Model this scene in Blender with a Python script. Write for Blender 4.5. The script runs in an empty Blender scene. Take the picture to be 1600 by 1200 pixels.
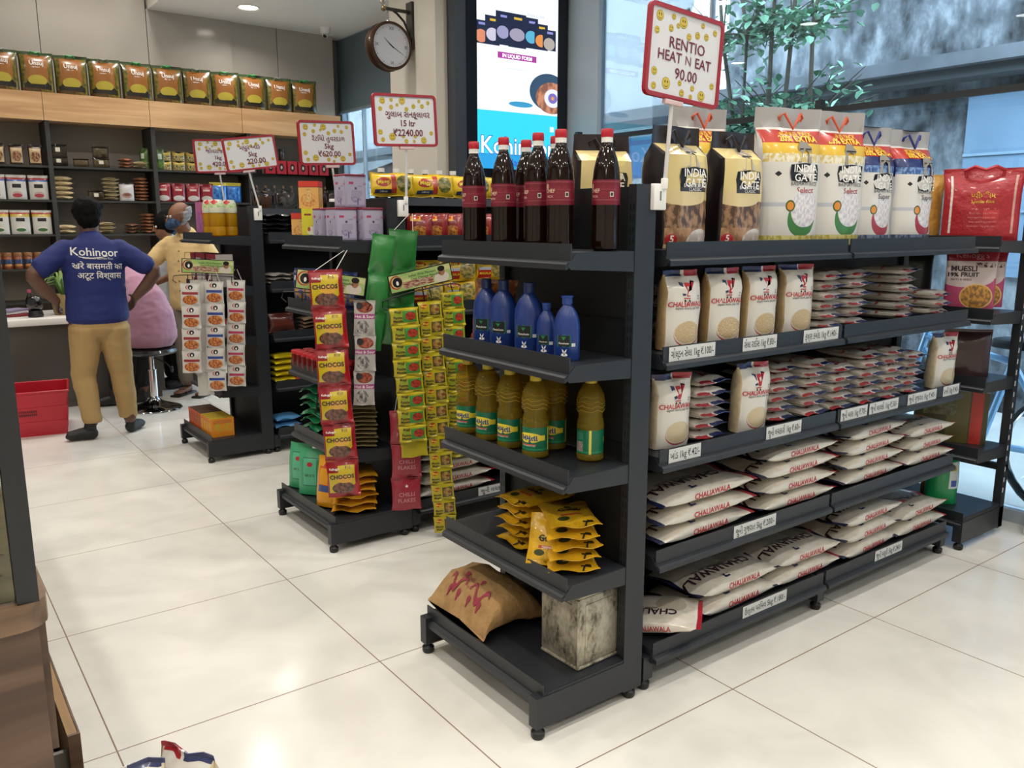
import bpy, bmesh, math, random
from math import pi, sin, cos, radians, sqrt, atan2
from mathutils import Vector, Matrix, noise
from mathutils.bvhtree import BVHTree

S = bpy.context.scene
COL = S.collection

# ------------------------------------------------------------------ camera
cam_data = bpy.data.cameras.new('camera')
cam_data.sensor_width = 36.0
cam_data.lens = 1299.76 / 1600 * 36
cam_data.clip_start = 0.02
cam = bpy.data.objects.new('camera', cam_data)
COL.objects.link(cam)
cam.location = (-0.3492, -5.4816, 1.4152)
cam.rotation_euler = (pi / 2 - 0.1903, 0.0, -0.6379)
S.camera = cam

# ------------------------------------------------------------------ view and sky
S.view_settings.view_transform = 'Standard'
S.view_settings.look = 'None'
S.view_settings.gamma = 1.0
S.view_settings.use_curve_mapping = False
S.view_settings.exposure = 0.0
W = bpy.data.worlds.new('overcast_sky')
S.world = W
W.use_nodes = True
bg = W.node_tree.nodes['Background']
bg.inputs[0].default_value = (0.88, 0.95, 1.0, 1)
bg.inputs[1].default_value = 10.0

LAMP_W = 8.9
LAMP_COL = (1.0, 0.95, 0.885)
CEIL = 3.38
LAMPS = [(x, y) for x in (-2.2, -0.85, 0.5, 1.85, 3.1) for y in (-7.0, -5.5, -4.3, -3.05, -1.6, -0.15, 1.2)]
LAMPS = [p for p in LAMPS if not (p[0] < 0 and p[1] > -1)]
LAMPS += [(2.577, 2.554), (0.95, 2.4), (1.8, 2.3), (-0.6, 1.6)]


def add_lamp(x, y, z):
    d = bpy.data.lights.new('downlight_glow', 'AREA')
    d.shape = 'DISK'
    d.size = 0.15
    d.energy = LAMP_W
    d.color = LAMP_COL
    d.spread = radians(150)
    o = bpy.data.objects.new('downlight_glow', d)
    o.location = (x, y, z)
    COL.objects.link(o)
    return o


# ------------------------------------------------------------------ colours and materials
def C(h):
    if not isinstance(h, str):
        return tuple(h)[:3]
    h = h.lstrip('#')
    r = []
    for i in (0, 2, 4):
        c = int(h[i:i + 2], 16) / 255
        r.append(c / 12.92 if c <= 0.04045 else ((c + 0.055) / 1.055) ** 2.4)
    return tuple(r)


_M = {}


def new_mat(name):
    m = bpy.data.materials.new(name)
    m.use_nodes = True
    return m, m.node_tree.nodes, m.node_tree.links, m.node_tree.nodes['Principled BSDF']


def M(col, rough=0.5, metal=0.0, spec=0.5, emit=0.0, bump=0.0, bscale=40.0, sheen=0.0, coat=0.0, var=0.0, vscale=6.0):
    key = ('M', str(col), rough, metal, spec, emit, bump, bscale, sheen, coat, var, vscale)
    if key in _M:
        return _M[key]
    m, N, L, P = new_mat('plain')
    c = C(col)
    P.inputs['Base Color'].default_value = (*c, 1)
    P.inputs['Roughness'].default_value = rough
    P.inputs['Metallic'].default_value = metal
    P.inputs['Specular IOR Level'].default_value = spec
    P.inputs['Coat Weight'].default_value = coat
    P.inputs['Coat Roughness'].default_value = 0.08
    P.inputs['Sheen Weight'].default_value = sheen
    if emit:
        P.inputs['Emission Color'].default_value = (*c, 1)
        P.inputs['Emission Strength'].default_value = emit
    if bump or var:
        tc = N.new('ShaderNodeTexCoord')
        nz = N.new('ShaderNodeTexNoise')
        nz.inputs['Scale'].default_value = bscale if bump else vscale
        nz.inputs['Detail'].default_value = 4
        L.new(tc.outputs['Object'], nz.inputs['Vector'])
        if bump:
            b = N.new('ShaderNodeBump')
            b.inputs['Strength'].default_value = bump
            b.inputs['Distance'].default_value = 0.01
            L.new(nz.outputs['Fac'], b.inputs['Height'])
            L.new(b.outputs['Normal'], P.inputs['Normal'])
        if var:
            n2 = N.new('ShaderNodeTexNoise')
            n2.inputs['Scale'].default_value = vscale
            n2.inputs['Detail'].default_value = 5
            L.new(tc.outputs['Object'], n2.inputs['Vector'])
            mr = N.new('ShaderNodeMapRange')
            mr.inputs['From Min'].default_value = 0.3
            mr.inputs['From Max'].default_value = 0.7
            mr.inputs['To Min'].default_value = 1 - var
            mr.inputs['To Max'].default_value = 1 + var
            L.new(n2.outputs['Fac'], mr.inputs['Value'])
            mx = N.new('ShaderNodeMix')
            mx.data_type = 'RGBA'
            mx.blend_type = 'MULTIPLY'
            mx.inputs[0].default_value = 1
            mx.inputs[6].default_value = (*c, 1)
            L.new(mr.outputs[0], mx.inputs[7])
            L.new(mx.outputs[2], P.inputs['Base Color'])
    _M[key] = m
    return m


def glassy(col, alpha_tint=0.9, rough=0.03, name='glass'):
    """thin clear sheet: tinted transparency under a fresnel reflection"""
    key = ('G', str(col), alpha_tint, rough)
    if key in _M:
        return _M[key]
    m, N, L, P = new_mat(name)
    N.remove(P)
    out = N['Material Output']
    tr = N.new('ShaderNodeBsdfTransparent')
    tr.inputs[0].default_value = (*C(col), 1)
    gl = N.new('ShaderNodeBsdfGlossy')
    gl.inputs['Roughness'].default_value = rough
    fr = N.new('ShaderNodeFresnel')
    fr.inputs[0].default_value = 1.45
    mx = N.new('ShaderNodeMixShader')
    mu = N.new('ShaderNodeMath')
    mu.operation = 'MULTIPLY'
    mu.inputs[1].default_value = alpha_tint
    L.new(fr.outputs[0], mu.inputs[0])
    L.new(mu.outputs[0], mx.inputs[0])
    L.new(tr.outputs[0], mx.inputs[1])
    L.new(gl.outputs[0], mx.inputs[2])
    L.new(mx.outputs[0], out.inputs[0])
    _M[key] = m
    return m


def liquid(col, mixf=0.5, rough=0.08):
    """coloured see-through liquid in a bottle"""
    key = ('L', str(col), mixf, rough)
    if key in _M:
        return _M[key]
    m, N, L, P = new_mat('liquid')
    P.inputs['Base Color'].default_value = (*C(col), 1)
    P.inputs['Roughness'].default_value = rough
    P.inputs['Coat Weight'].default_value = 0.1
    tr = N.new('ShaderNodeBsdfTransparent')
    tr.inputs[0].default_value = (*[min(1, c * 1.6 + .02) for c in C(col)], 1)
    mx = N.new('ShaderNodeMixShader')
    mx.inputs[0].default_value = mixf
    L.new(P.outputs[0], mx.inputs[1])
    L.new(tr.outputs[0], mx.inputs[2])
    L.new(mx.outputs[0], N['Material Output'].inputs[0])
    _M[key] = m
    return m


def printed(name, base, layers, rough=0.32, coat=0.0, spec=0.5, metal=0.0, emit=0.0, bump=0.0):
    """A printed surface: shapes laid over each other in the surface's own UV map.
    ('r',cx,cy,w,h,col) rectangle   ('e',...) ellipse   ('rn'/'en',cx,cy,w,h,col,col2,scale) speckled   ('d',...) diamond"""
    if name in _M:
        return _M[name]
    m, N, L, P = new_mat(name)
    uv = N.new('ShaderNodeTexCoord').outputs['UV']
    cur = None
    bc = (*C(base), 1)

    def vm(op, a, bvec):
        n = N.new('ShaderNodeVectorMath')
        n.operation = op
        L.new(a, n.inputs[0])
        if bvec is not None:
            n.inputs[1].default_value = bvec
        return n

    for ly in layers:
        k, cx, cy, w, h = ly[:5]
        a = vm('SUBTRACT', uv, (cx, cy, 0))
        a = vm('DIVIDE', a.outputs[0], (w / 2, h / 2, 1e9))
        if k[0] == 'e':
            ln = vm('LENGTH', a.outputs[0], None).outputs['Value']
        else:
            ab = vm('ABSOLUTE', a.outputs[0], None)
            sx = N.new('ShaderNodeSeparateXYZ')
            L.new(ab.outputs[0], sx.inputs[0])
            mm = N.new('ShaderNodeMath')
            mm.operation = 'ADD' if k[0] == 'd' else 'MAXIMUM'
            L.new(sx.outputs[0], mm.inputs[0])
            L.new(sx.outputs[1], mm.inputs[1])
            ln = mm.outputs[0]
        lt = N.new('ShaderNodeMath')
        lt.operation = 'LESS_THAN'
        lt.inputs[1].default_value = 1.0
        L.new(ln, lt.inputs[0])
        mx = N.new('ShaderNodeMix')
        mx.data_type = 'RGBA'
        L.new(lt.outputs[0], mx.inputs[0])
        if cur is None:
            mx.inputs[6].default_value = bc
        else:
            L.new(cur, mx.inputs[6])
        if k.endswith('n'):
            nz = N.new('ShaderNodeTexNoise')
            nz.inputs['Scale'].default_value = ly[7]
            nz.inputs['Detail'].default_value = 3
            L.new(uv, nz.inputs['Vector'])
            rp = N.new('ShaderNodeValToRGB')
            rp.color_ramp.elements[0].position = 0.42
            rp.color_ramp.elements[1].position = 0.58
            rp.color_ramp.elements[0].color = (*C(ly[5]), 1)
            rp.color_ramp.elements[1].color = (*C(ly[6]), 1)
            L.new(nz.outputs['Fac'], rp.inputs[0])
            L.new(rp.outputs[0], mx.inputs[7])
        else:
            mx.inputs[7].default_value = (*C(ly[5]), 1)
        cur = mx.outputs[2]
    if cur is None:
        P.inputs['Base Color'].default_value = bc
    else:
        L.new(cur, P.inputs['Base Color'])
    if emit:
        if cur is None:
            P.inputs['Emission Color'].default_value = bc
        else:
            L.new(cur, P.inputs['Emission Color'])
        P.inputs['Emission Strength'].default_value = emit
        P.inputs['Base Color'].links and L.remove(P.inputs['Base Color'].links[0])
        P.inputs['Base Color'].default_value = (0.01, 0.01, 0.01, 1)
    if bump:
        tc = N.new('ShaderNodeTexCoord')
        nz = N.new('ShaderNodeTexNoise')
        nz.inputs['Scale'].default_value = 28
        nz.inputs['Detail'].default_value = 3
        L.new(tc.outputs['Object'], nz.inputs['Vector'])
        b = N.new('ShaderNodeBump')
        b.inputs['Strength'].default_value = bump
        b.inputs['Distance'].default_value = 0.02
        L.new(nz.outputs['Fac'], b.inputs['Height'])
        L.new(b.outputs['Normal'], P.inputs['Normal'])
    P.inputs['Roughness'].default_value = rough
    P.inputs['Coat Weight'].default_value = coat
    P.inputs['Coat Roughness'].default_value = 0.1
    P.inputs['Specular IOR Level'].default_value = spec
    P.inputs['Metallic'].default_value = metal
    _M[name] = m
    return m


# ------------------------------------------------------------------ lettering
_T = {}


def lettering(s, bold=0.0, res=2):
    """triangles of a word, centred on the origin, one unit = the letter size"""
    k = (s, bold, res)
    if k not in _T:
        c = bpy.data.curves.new('word', 'FONT')
        c.body = s
        c.resolution_u = res
        c.offset = bold
        c.align_x = 'CENTER'
        o = bpy.data.objects.new('word', c)
        COL.objects.link(o)
        bpy.context.view_layer.update()
        me = o.to_mesh()
        vs = [v.co.copy() for v in me.vertices]
        fs = [tuple(p.vertices) for p in me.polygons]
        o.to_mesh_clear()
        bpy.data.objects.remove(o)
        bpy.data.curves.remove(c)
        x0 = min(v.x for v in vs)
        x1 = max(v.x for v in vs)
        vs = [(v.x - (x0 + x1) / 2, v.y - 0.35) for v in vs]
        _T[k] = (vs, fs, x1 - x0)
    return _T[k]


# ------------------------------------------------------------------ mesh builder
class MB:
    def __init__(self):
        self.v, self.f, self.m, self.uv, self.sm = [], [], [], [], []
        self.T = Matrix()

    def add(self, vs, fs, mat, uvs=None, smooth=False):
        b = len(self.v)
        self.v += [self.T @ Vector(p) for p in vs]
        self.uv += (list(uvs) if uvs else [(0.5, 0.5)] * len(vs))
        for i, f in enumerate(fs):
            self.f.append(tuple(b + j for j in f))
            self.m.append(mat[i] if isinstance(mat, list) else mat)
            self.sm.append(smooth)
        return b

    def box(self, x0, x1, y0, y1, z0, z1, mat, uvface=None):
        v = [(x, y, z) for x in (x0, x1) for y in (y0, y1) for z in (z0, z1)]
        f = [(0, 1, 3, 2), (4, 6, 7, 5), (0, 4, 5, 1), (2, 3, 7, 6), (0, 2, 6, 4), (1, 5, 7, 3)]
        self.add(v, f, mat)

    def cbox(self, c, s, mat):
        self.box(c[0] - s[0] / 2, c[0] + s[0] / 2, c[1] - s[1] / 2, c[1] + s[1] / 2, c[2] - s[2] / 2, c[2] + s[2] / 2, mat)

    def rbox(self, x0, x1, y0, y1, z0, z1, r, mat, seg=2):
        bm = bmesh.new()
        bmesh.ops.create_cube(bm, size=1)
        for v in bm.verts:
            v.co = Vector(((x0 + x1) / 2 + v.co.x * (x1 - x0), (y0 + y1) / 2 + v.co.y * (y1 - y0), (z0 + z1) / 2 + v.co.z * (z1 - z0)))
        bmesh.ops.bevel(bm, geom=list(bm.edges), offset=r, segments=seg, affect='EDGES', profile=0.5)
        bm.verts.index_update()
        self.add([v.co.copy() for v in bm.verts], [tuple(v.index for v in f.verts) for f in bm.faces], mat, smooth=True)
        bm.free()

    def ubox(self, x0, x1, y0, y1, z0, z1, mats):
        """box with its own UV on every side; mats = front(-y), back, left, right, top, bottom (or one material)"""
        if not isinstance(mats, (list, tuple)):
            mats = [mats] * 6
        q = [(0, 0), (1, 0), (1, 1), (0, 1)]
        sides = [[(x0, y0, z0), (x1, y0, z0), (x1, y0, z1), (x0, y0, z1)], [(x1, y1, z0), (x0, y1, z0), (x0, y1, z1), (x1, y1, z1)],
                 [(x0, y1, z0), (x0, y0, z0), (x0, y0, z1), (x0, y1, z1)], [(x1, y0, z0), (x1, y1, z0), (x1, y1, z1), (x1, y0, z1)],
                 [(x0, y0, z1), (x1, y0, z1), (x1, y1, z1), (x0, y1, z1)], [(x0, y1, z0), (x1, y1, z0), (x1, y0, z0), (x0, y0, z0)]]
        for s, mt in zip(sides, mats):
            self.add(s, [(0, 1, 2, 3)], mt, q)

    def prism(self, pts, axis, a0, a1, mat, smooth=False):
        """polygon extruded along an axis: 'x' pts=(y,z), 'y' pts=(x,z), 'z' pts=(x,y)"""
        n = len(pts)

        def P(p, a):
            return (a, p[0], p[1]) if axis == 'x' else (p[0], a, p[1]) if axis == 'y' else (p[0], p[1], a)
        v = [P(p, a0) for p in pts] + [P(p, a1) for p in pts]
        f = [tuple(range(n)), tuple(range(2 * n - 1, n - 1, -1))] + [(i, n + i, n + (i + 1) % n, (i + 1) % n) for i in range(n)]
        self.add(v, f, mat, smooth=smooth)

    def lathe(self, prof, mat, n=20, c=(0, 0, 0), sx=1.0, sy=1.0, cap=True, smooth=True, ufrac=1.0):
        """prof = [(r, z[, material-of-the-band-above])]"""
        vs, uv, fs, ms = [], [], [], []
        z0, z1 = prof[0][1], prof[-1][1]
        for p in prof:
            for i in range(n + 1):
                a = 2 * pi * i / n + pi / 2
                vs.append((c[0] + p[0] * cos(a) * sx, c[1] + p[0] * sin(a) * sy, c[2] + p[1]))
                uv.append((i / n, (p[1] - z0) / max(1e-6, z1 - z0)))
        k = n + 1
        for j in range(len(prof) - 1):
            mt = prof[j][2] if len(prof[j]) > 2 else mat
            for i in range(n):
                fs.append((j * k + i, j * k + i + 1, (j + 1) * k + i + 1, (j + 1) * k + i))
                ms.append(mt)
        if cap:
            if prof[0][0] > 1e-4 and abs(prof[0][1] - prof[1][1]) > 1e-6:
                fs.append(tuple(range(n - 1, -1, -1)))
                ms.append(prof[0][2] if len(prof[0]) > 2 else mat)
            if prof[-1][0] > 1e-4 and abs(prof[-1][1] - prof[-2][1]) > 1e-6:
                fs.append(tuple((len(prof) - 1) * k + i for i in range(n)))
                ms.append(prof[-2][2] if len(prof[-2]) > 2 else mat)
        self.add(vs, fs, ms, uv, smooth)

    def tube(self, pts, r, mat, n=8, close=False, smooth=True):
        pts = [Vector(p) for p in pts]
        vs, fs = [], []
        K = len(pts)
        up = Vector((0, 0, 1))
        for i, p in enumerate(pts):
            if close:
                t = pts[(i + 1) % K] - pts[i - 1]
            else:
                t = pts[min(i + 1, K - 1)] - pts[max(i - 1, 0)]
            t.normalize()
            a = t.cross(up)
            if a.length < 0.05:
                a = t.cross(Vector((0, 1, 0)))
            a.normalize()
            b = a.cross(t)
            rr = r[i] if isinstance(r, (list, tuple)) else r
            for j in range(n):
                g = 2 * pi * j / n
                vs.append(p + a * (rr * cos(g)) + b * (rr * sin(g)))
        for i in range(K if close else K - 1):
            for j in range(n):
                i2 = (i + 1) % K
                fs.append((i * n + j, i * n + (j + 1) % n, i2 * n + (j + 1) % n, i2 * n + j))
        if not close:
            fs.append(tuple(range(n - 1, -1, -1)))
            fs.append(tuple((K - 1) * n + j for j in range(n)))
        self.add(vs, fs, mat, smooth=smooth)

    def surf(self, fn, nu, nv, mat, smooth=True):
        vs, uv, fs = [], [], []
        for j in range(nv + 1):
            for i in range(nu + 1):
                u, v = i / nu, j / nv
                vs.append(fn(u, v))
                uv.append((u, v))
        for j in range(nv):
            for i in range(nu):
                a = j * (nu + 1) + i
                fs.append((a, a + 1, a + nu + 2, a + nu + 1))
        self.add(vs, fs, mat, uv, smooth)

    def ball(self, c, r, mat, n=12, m=8, s=(1, 1, 1)):
        pr = [(r * sin(pi * i / m), -r * cos(pi * i / m)) for i in range(m + 1)]
        vs, fs = [], []
        for rr, z in pr:
            for j in range(n):
                a = 2 * pi * j / n
                vs.append((c[0] + rr * cos(a) * s[0], c[1] + rr * sin(a) * s[1], c[2] + z * s[2]))
        for i in range(m):
            for j in range(n):
                fs.append((i * n + j, i * n + (j + 1) % n, (i + 1) * n + (j + 1) % n, (i + 1) * n + j))
        self.add(vs, fs, mat, smooth=True)

    def word(self, s, fn, size, mat, cx=0.0, cy=0.0, bold=0.0, rot=0.0, sx=1.0, res=2):
        """lettering carried by fn(x, y) -> point, x/y in metres about (cx, cy)"""
        vs, fs, _ = lettering(s, bold, res)
        c, d = cos(rot), sin(rot)
        out = []
        for x, y in vs:
            x, y = x * size * sx, y * size
            out.append(fn(cx + x * c - y * d, cy + x * d + y * c))
        self.add(out, fs, mat)

    def mesh(self, name='mesh', sharp=40):
        me = bpy.data.meshes.new(name)
        me.from_pydata([tuple(p) for p in self.v], [], self.f)
        ms = []
        ix = {}
        for m in self.m:
            if m.name not in ix:
                ix[m.name] = len(ms)
                ms.append(m)
        for m in ms:
            me.materials.append(m)
        me.polygons.foreach_set('material_index', [ix[m.name] for m in self.m])
        me.polygons.foreach_set('use_smooth', self.sm)
        ul = me.uv_layers.new(name='UVMap')
        fl = []
        for f in self.f:
            for i in f:
                fl += self.uv[i]
        if len(ul.data) * 2 == len(fl):
            ul.data.foreach_set('uv', fl)
        if any(self.sm) and sharp:
            me.set_sharp_from_angle(angle=radians(sharp))
        me.update()
        return me

    def build(self, name, parent=None, **kw):
        return put(name, self.mesh(name, kw.pop('sharp', 40)), parent, **kw)


def put(name, me, parent=None, loc=(0, 0, 0), rot=(0, 0, 0), scale=(1, 1, 1), label=None, cat=None, group=None, kind=None):
    o = bpy.data.objects.new(name, me)
    COL.objects.link(o)
    o.location = loc
    o.rotation_euler = rot
    o.scale = scale
    if parent:
        o.parent = parent
    tag(o, label, cat, group, kind)
    return o


def settle(me, eps=0.0006):
    """shift a mesh so that its lowest point is its origin height"""
    lo = min(v.co.z for v in me.vertices)
    for v in me.vertices:
        v.co.z += eps - lo
    return me


def tag(o, label=None, cat=None, group=None, kind=None):
    if label:
        o['label'] = label
    if cat:
        o['category'] = cat
    if group:
        o['group'] = group
    if kind:
        o['kind'] = kind
    return o


def thing(name, label, cat, loc=(0, 0, 0), rz=0.0, group=None, rot=None):
    o = bpy.data.objects.new(name, None)
    o.empty_display_size = 0.05
    COL.objects.link(o)
    o.location = loc
    o.rotation_euler = rot if rot else (0, 0, rz)
    return tag(o, label, cat, group)


def spawn(proto, name, label, cat, loc, rz=0.0, group=None, rot=None, scale=(1, 1, 1)):
    """a thing from a kit: its own mesh plus its parts, all meshes shared"""
    root = put(name, proto[0], None, loc, rot if rot else (0, 0, rz), scale, label, cat, group)
    for pn, me in proto[1:]:
        put(pn, me, root)
    return root


ORD = ['first', 'second', 'third', 'fourth', 'fifth', 'sixth', 'seventh', 'eighth', 'ninth', 'tenth', 'eleventh', 'twelfth']
NUM = ['one', 'two', 'three', 'four', 'five', 'six', 'seven', 'eight', 'nine', 'ten', 'eleven', 'twelve']


def nth_up(i, n):
    """place in a stack of n, i counted from the bottom"""
    if n == 1:
        return 'only one'
    return 'topmost' if i == n - 1 else 'bottom one' if i == 0 else ORD[i] + ' from bottom'


# ------------------------------------------------------------------ filled bags
class Bag:
    def __init__(s, w, h, d, n=3.0, hdr=0.08, bot='flat', pinch=0.05, wr=0.004, seed=0, fade=0.28, lean=0.0, topw=1.0, sag=0.0):
        s.__dict__.update(locals())

    def prof(s, v):
        f = 1.0
        if s.bot == 'seal':
            f = sin(pi / 2 * min(1, max(0, v - s.hdr * .6) / 0.3))
        else:
            f = 0.86 + 0.14 * min(1, v / 0.07)
        t = (1 - s.hdr - v) / s.fade
        f *= 0.0 if t <= 0 else sin(pi / 2 * min(1, t))
        a = s.w / 2 * (1 - s.pinch * f) * (1 + (s.topw - 1) * max(0, (v - .6) / .4))
        b = max(s.d / 2 * f, 0.0016)
        return a, b, f

    def pt(s, u, v, side=-1, off=0.0):
        a, b, f = s.prof(v)
        k = max(-1, min(1, 2 * u - 1))
        y = b * (1 - abs(k) ** s.n) ** (1 / s.n)
        x = a * k
        z = v * s.h
        w = s.wr * noise.noise(Vector((x * 17 + s.seed * 3.1, z * 13, side * 2.0 + s.seed))) * min(1, f * 2 + .3)
        w += s.wr * .5 * noise.noise(Vector((x * 45, z * 38 + s.seed * 1.7, side)))
        if f < 0.12:
            w += s.wr * 1.5 * sin(u * 9 + s.seed)
            y *= .6
        return Vector((x, side * (y + off) + w + s.lean * v * v, z))

    def make(s, mb, front, side=None, top=None, N=9, R=13, sideth=0.93, Tm=None):
        Tm = Tm or Matrix()
        vs, uv, fs, ms = [], [], [], []
        us = [0.5 - 0.5 * cos(pi * i / N) if s.n < 2.6 else None for i in range(N + 1)]
        if us[0] is None:
            us = [0, .015, .05] + [.05 + .9 * i / (N - 4) for i in range(1, N - 4)] + [.95, .985, 1]
        n1 = len(us)
        rows = [0, .02, .05, .1] + [.1 + (.8 - s.hdr) * i / (R - 6) for i in range(1, R - 6)] + [.9 - s.hdr, 1 - s.hdr * 1.02, 1 - s.hdr * .5, 1]
        rows = sorted(set(round(r, 4) for r in rows if r >= 0))
        for v in rows:
            ring = [(u, -1) for u in us] + [(u, 1) for u in reversed(us[1:-1])]
            for u, sd in ring:
                vs.append(Tm @ s.pt(u, v, sd))
                uv.append((u, v))
        k = 2 * n1 - 2
        for j in range(len(rows) - 1):
            vm = (rows[j] + rows[j + 1]) / 2
            for i in range(k):
                i2 = (i + 1) % k
                fs.append((j * k + i, j * k + i2, (j + 1) * k + i2, (j + 1) * k + i))
                um = (uv[i][0] + uv[i2][0]) / 2
                if top and vm > 1 - s.hdr:
                    ms.append(top)
                elif side and abs(2 * um - 1) > sideth and s.prof(vm)[2] > .05:
                    ms.append(side)
                else:
                    ms.append(front)
        fs.append(tuple(range(k - 1, -1, -1)))
        ms.append(side or front)
        fs.append(tuple((len(rows) - 1) * k + i for i in range(k)))
        ms.append(top or front)
        mb.add(vs, fs, ms, uv, True)
        s.Tm = Tm

    def word(s, mb, txt, u, v, size, mat, bold=0.0, rot=0.0, sx=1.0, side=-1, off=0.0015):
        """lettering on the front (or side=1 the back); size in metres"""
        def fn(x, y):
            uu = u + (x if side < 0 else -x) / s.w
            return s.Tm @ s.pt(uu, v + y / s.h, side, off)
        mb.word(txt, fn, size, mat, 0, 0, bold, rot, sx)

    def edge_word(s, mb, txt, v, size, mat, bold=0.0, e=1, flip=False, off=0.003):
        """lettering that runs along the bag's thin edge"""
        def fn(x, y):
            vv = v + x / s.h * (-1 if flip else 1)
            a, b, f = s.prof(vv)
            return s.Tm @ Vector((e * (a + off - abs(y) * .1), y * (-1 if flip else 1), vv * s.h))
        mb.word(txt, fn, size, mat, 0, 0, bold)


LIE = Matrix.Rotation(-pi / 2, 4, 'X')

# ================================================================== THE ROOM
METAL = M('#212429', 0.42, 0.0, 0.5)
METAL2 = M('#141619', 0.6)
RAIL = M('#3d4147', 0.4)
BLACK = M('#0b0b0c', 0.45)
WHITE = M('#e6e4e0', 0.45)
PLASTIC_W = M('#e9e7e4', 0.35)
CHROME = M('#d8d8da', 0.12, 1.0)


def floor_mat():
    m, N, L, P = new_mat('glazed_floor_tiles')
    tc = N.new('ShaderNodeTexCoord')
    sx = N.new('ShaderNodeSeparateXYZ')
    L.new(tc.outputs['Object'], sx.inputs[0])
    d = []
    for i in (0, 1):
        p = N.new('ShaderNodeMath')
        p.operation = 'PINGPONG'
        p.inputs[1].default_value = 0.4
        L.new(sx.outputs[i], p.inputs[0])
        d.append(p.outputs[0])
    mn = N.new('ShaderNodeMath')
    mn.operation = 'MINIMUM'
    L.new(d[0], mn.inputs[0])
    L.new(d[1], mn.inputs[1])
    lt = N.new('ShaderNodeMath')
    lt.operation = 'LESS_THAN'
    lt.inputs[1].default_value = 0.0021
    L.new(mn.outputs[0], lt.inputs[0])
    nz = N.new('ShaderNodeTexNoise')
    nz.inputs['Scale'].default_value = 2.6
    nz.inputs['Detail'].default_value = 6
    nz.inputs['Distortion'].default_value = 1.0
    L.new(tc.outputs['Object'], nz.inputs['Vector'])
    rp = N.new('ShaderNodeValToRGB')
    rp.color_ramp.elements[0].color = (*C('#d6d3cb'), 1)
    rp.color_ramp.elements[1].color = (*C('#e3e0d8'), 1)
    rp.color_ramp.elements[0].position = 0.35
    rp.color_ramp.elements[1].position = 0.65
    L.new(nz.outputs['Fac'], rp.inputs[0])
    mx = N.new('ShaderNodeMix')
    mx.data_type = 'RGBA'
    L.new(lt.outputs[0], mx.inputs[0])
    L.new(rp.outputs[0], mx.inputs[6])
    mx.inputs[7].default_value = (*C('#8a7562'), 1)
    L.new(mx.outputs[2], P.inputs['Base Color'])
    r = N.new('ShaderNodeMix')
    L.new(lt.outputs[0], r.inputs[0])
    r.inputs[2].default_value = 0.16
    r.inputs[3].default_value = 0.7
    L.new(r.outputs[0], P.inputs['Roughness'])
    P.inputs['Specular IOR Level'].default_value = 0.35
    return m


def wood_mat(name, c1, c2, axis=0, scale=1.0, rough=0.4):
    m, N, L, P = new_mat(name)
    tc = N.new('ShaderNodeTexCoord')
    mp = N.new('ShaderNodeMapping')
    sc = [14.0, 14.0, 14.0]
    sc[axis] = 0.9
    mp.inputs['Scale'].default_value = [s * scale for s in sc]
    L.new(tc.outputs['Object'], mp.inputs[0])
    nz = N.new('ShaderNodeTexNoise')
    nz.inputs['Scale'].default_value = 1.0
    nz.inputs['Detail'].default_value = 5
    nz.inputs['Distortion'].default_value = 0.7
    L.new(mp.outputs[0], nz.inputs['Vector'])
    rp = N.new('ShaderNodeValToRGB')
    rp.color_ramp.elements[0].color = (*C(c1), 1)
    rp.color_ramp.elements[1].color = (*C(c2), 1)
    rp.color_ramp.elements[0].position = 0.36
    rp.color_ramp.elements[1].position = 0.64
    L.new(nz.outputs['Fac'], rp.inputs[0])
    L.new(rp.outputs[0], P.inputs['Base Color'])
    P.inputs['Roughness'].default_value = rough
    return m


def grime_mat(name, c1, c2, c3, scale=0.7):
    m, N, L, P = new_mat(name)
    tc = N.new('ShaderNodeTexCoord')
    mp = N.new('ShaderNodeMapping')
    mp.inputs['Scale'].default_value = (1, 1, 0.6)
    L.new(tc.outputs['Object'], mp.inputs[0])
    n1 = N.new('ShaderNodeTexNoise')
    n1.inputs['Scale'].default_value = scale * 2.2
    n1.inputs['Detail'].default_value = 9
    n1.inputs['Roughness'].default_value = 0.7
    L.new(mp.outputs[0], n1.inputs['Vector'])
    n2 = N.new('ShaderNodeTexNoise')
    n2.inputs['Scale'].default_value = scale * 14
    n2.inputs['Detail'].default_value = 6
    L.new(mp.outputs[0], n2.inputs['Vector'])
    ad = N.new('ShaderNodeMath')
    ad.operation = 'MULTIPLY_ADD'
    ad.inputs[1].default_value = 0.35
    L.new(n2.outputs['Fac'], ad.inputs[0])
    L.new(n1.outputs['Fac'], ad.inputs[2])
    rp = N.new('ShaderNodeValToRGB')
    e = rp.color_ramp.elements
    e[0].position, e[1].position = 0.52, 0.86
    e[0].color, e[1].color = (*C(c1), 1), (*C(c3), 1)
    k = e.new(0.66)
    k.color = (*C(c2), 1)
    L.new(ad.outputs[0], rp.inputs[0])
    L.new(rp.outputs[0], P.inputs['Base Color'])
    P.inputs['Roughness'].default_value = 0.9
    return m


def struct(name, mb, parent=None):
    return mb.build(name, parent, kind=None if parent else 'structure')


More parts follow.
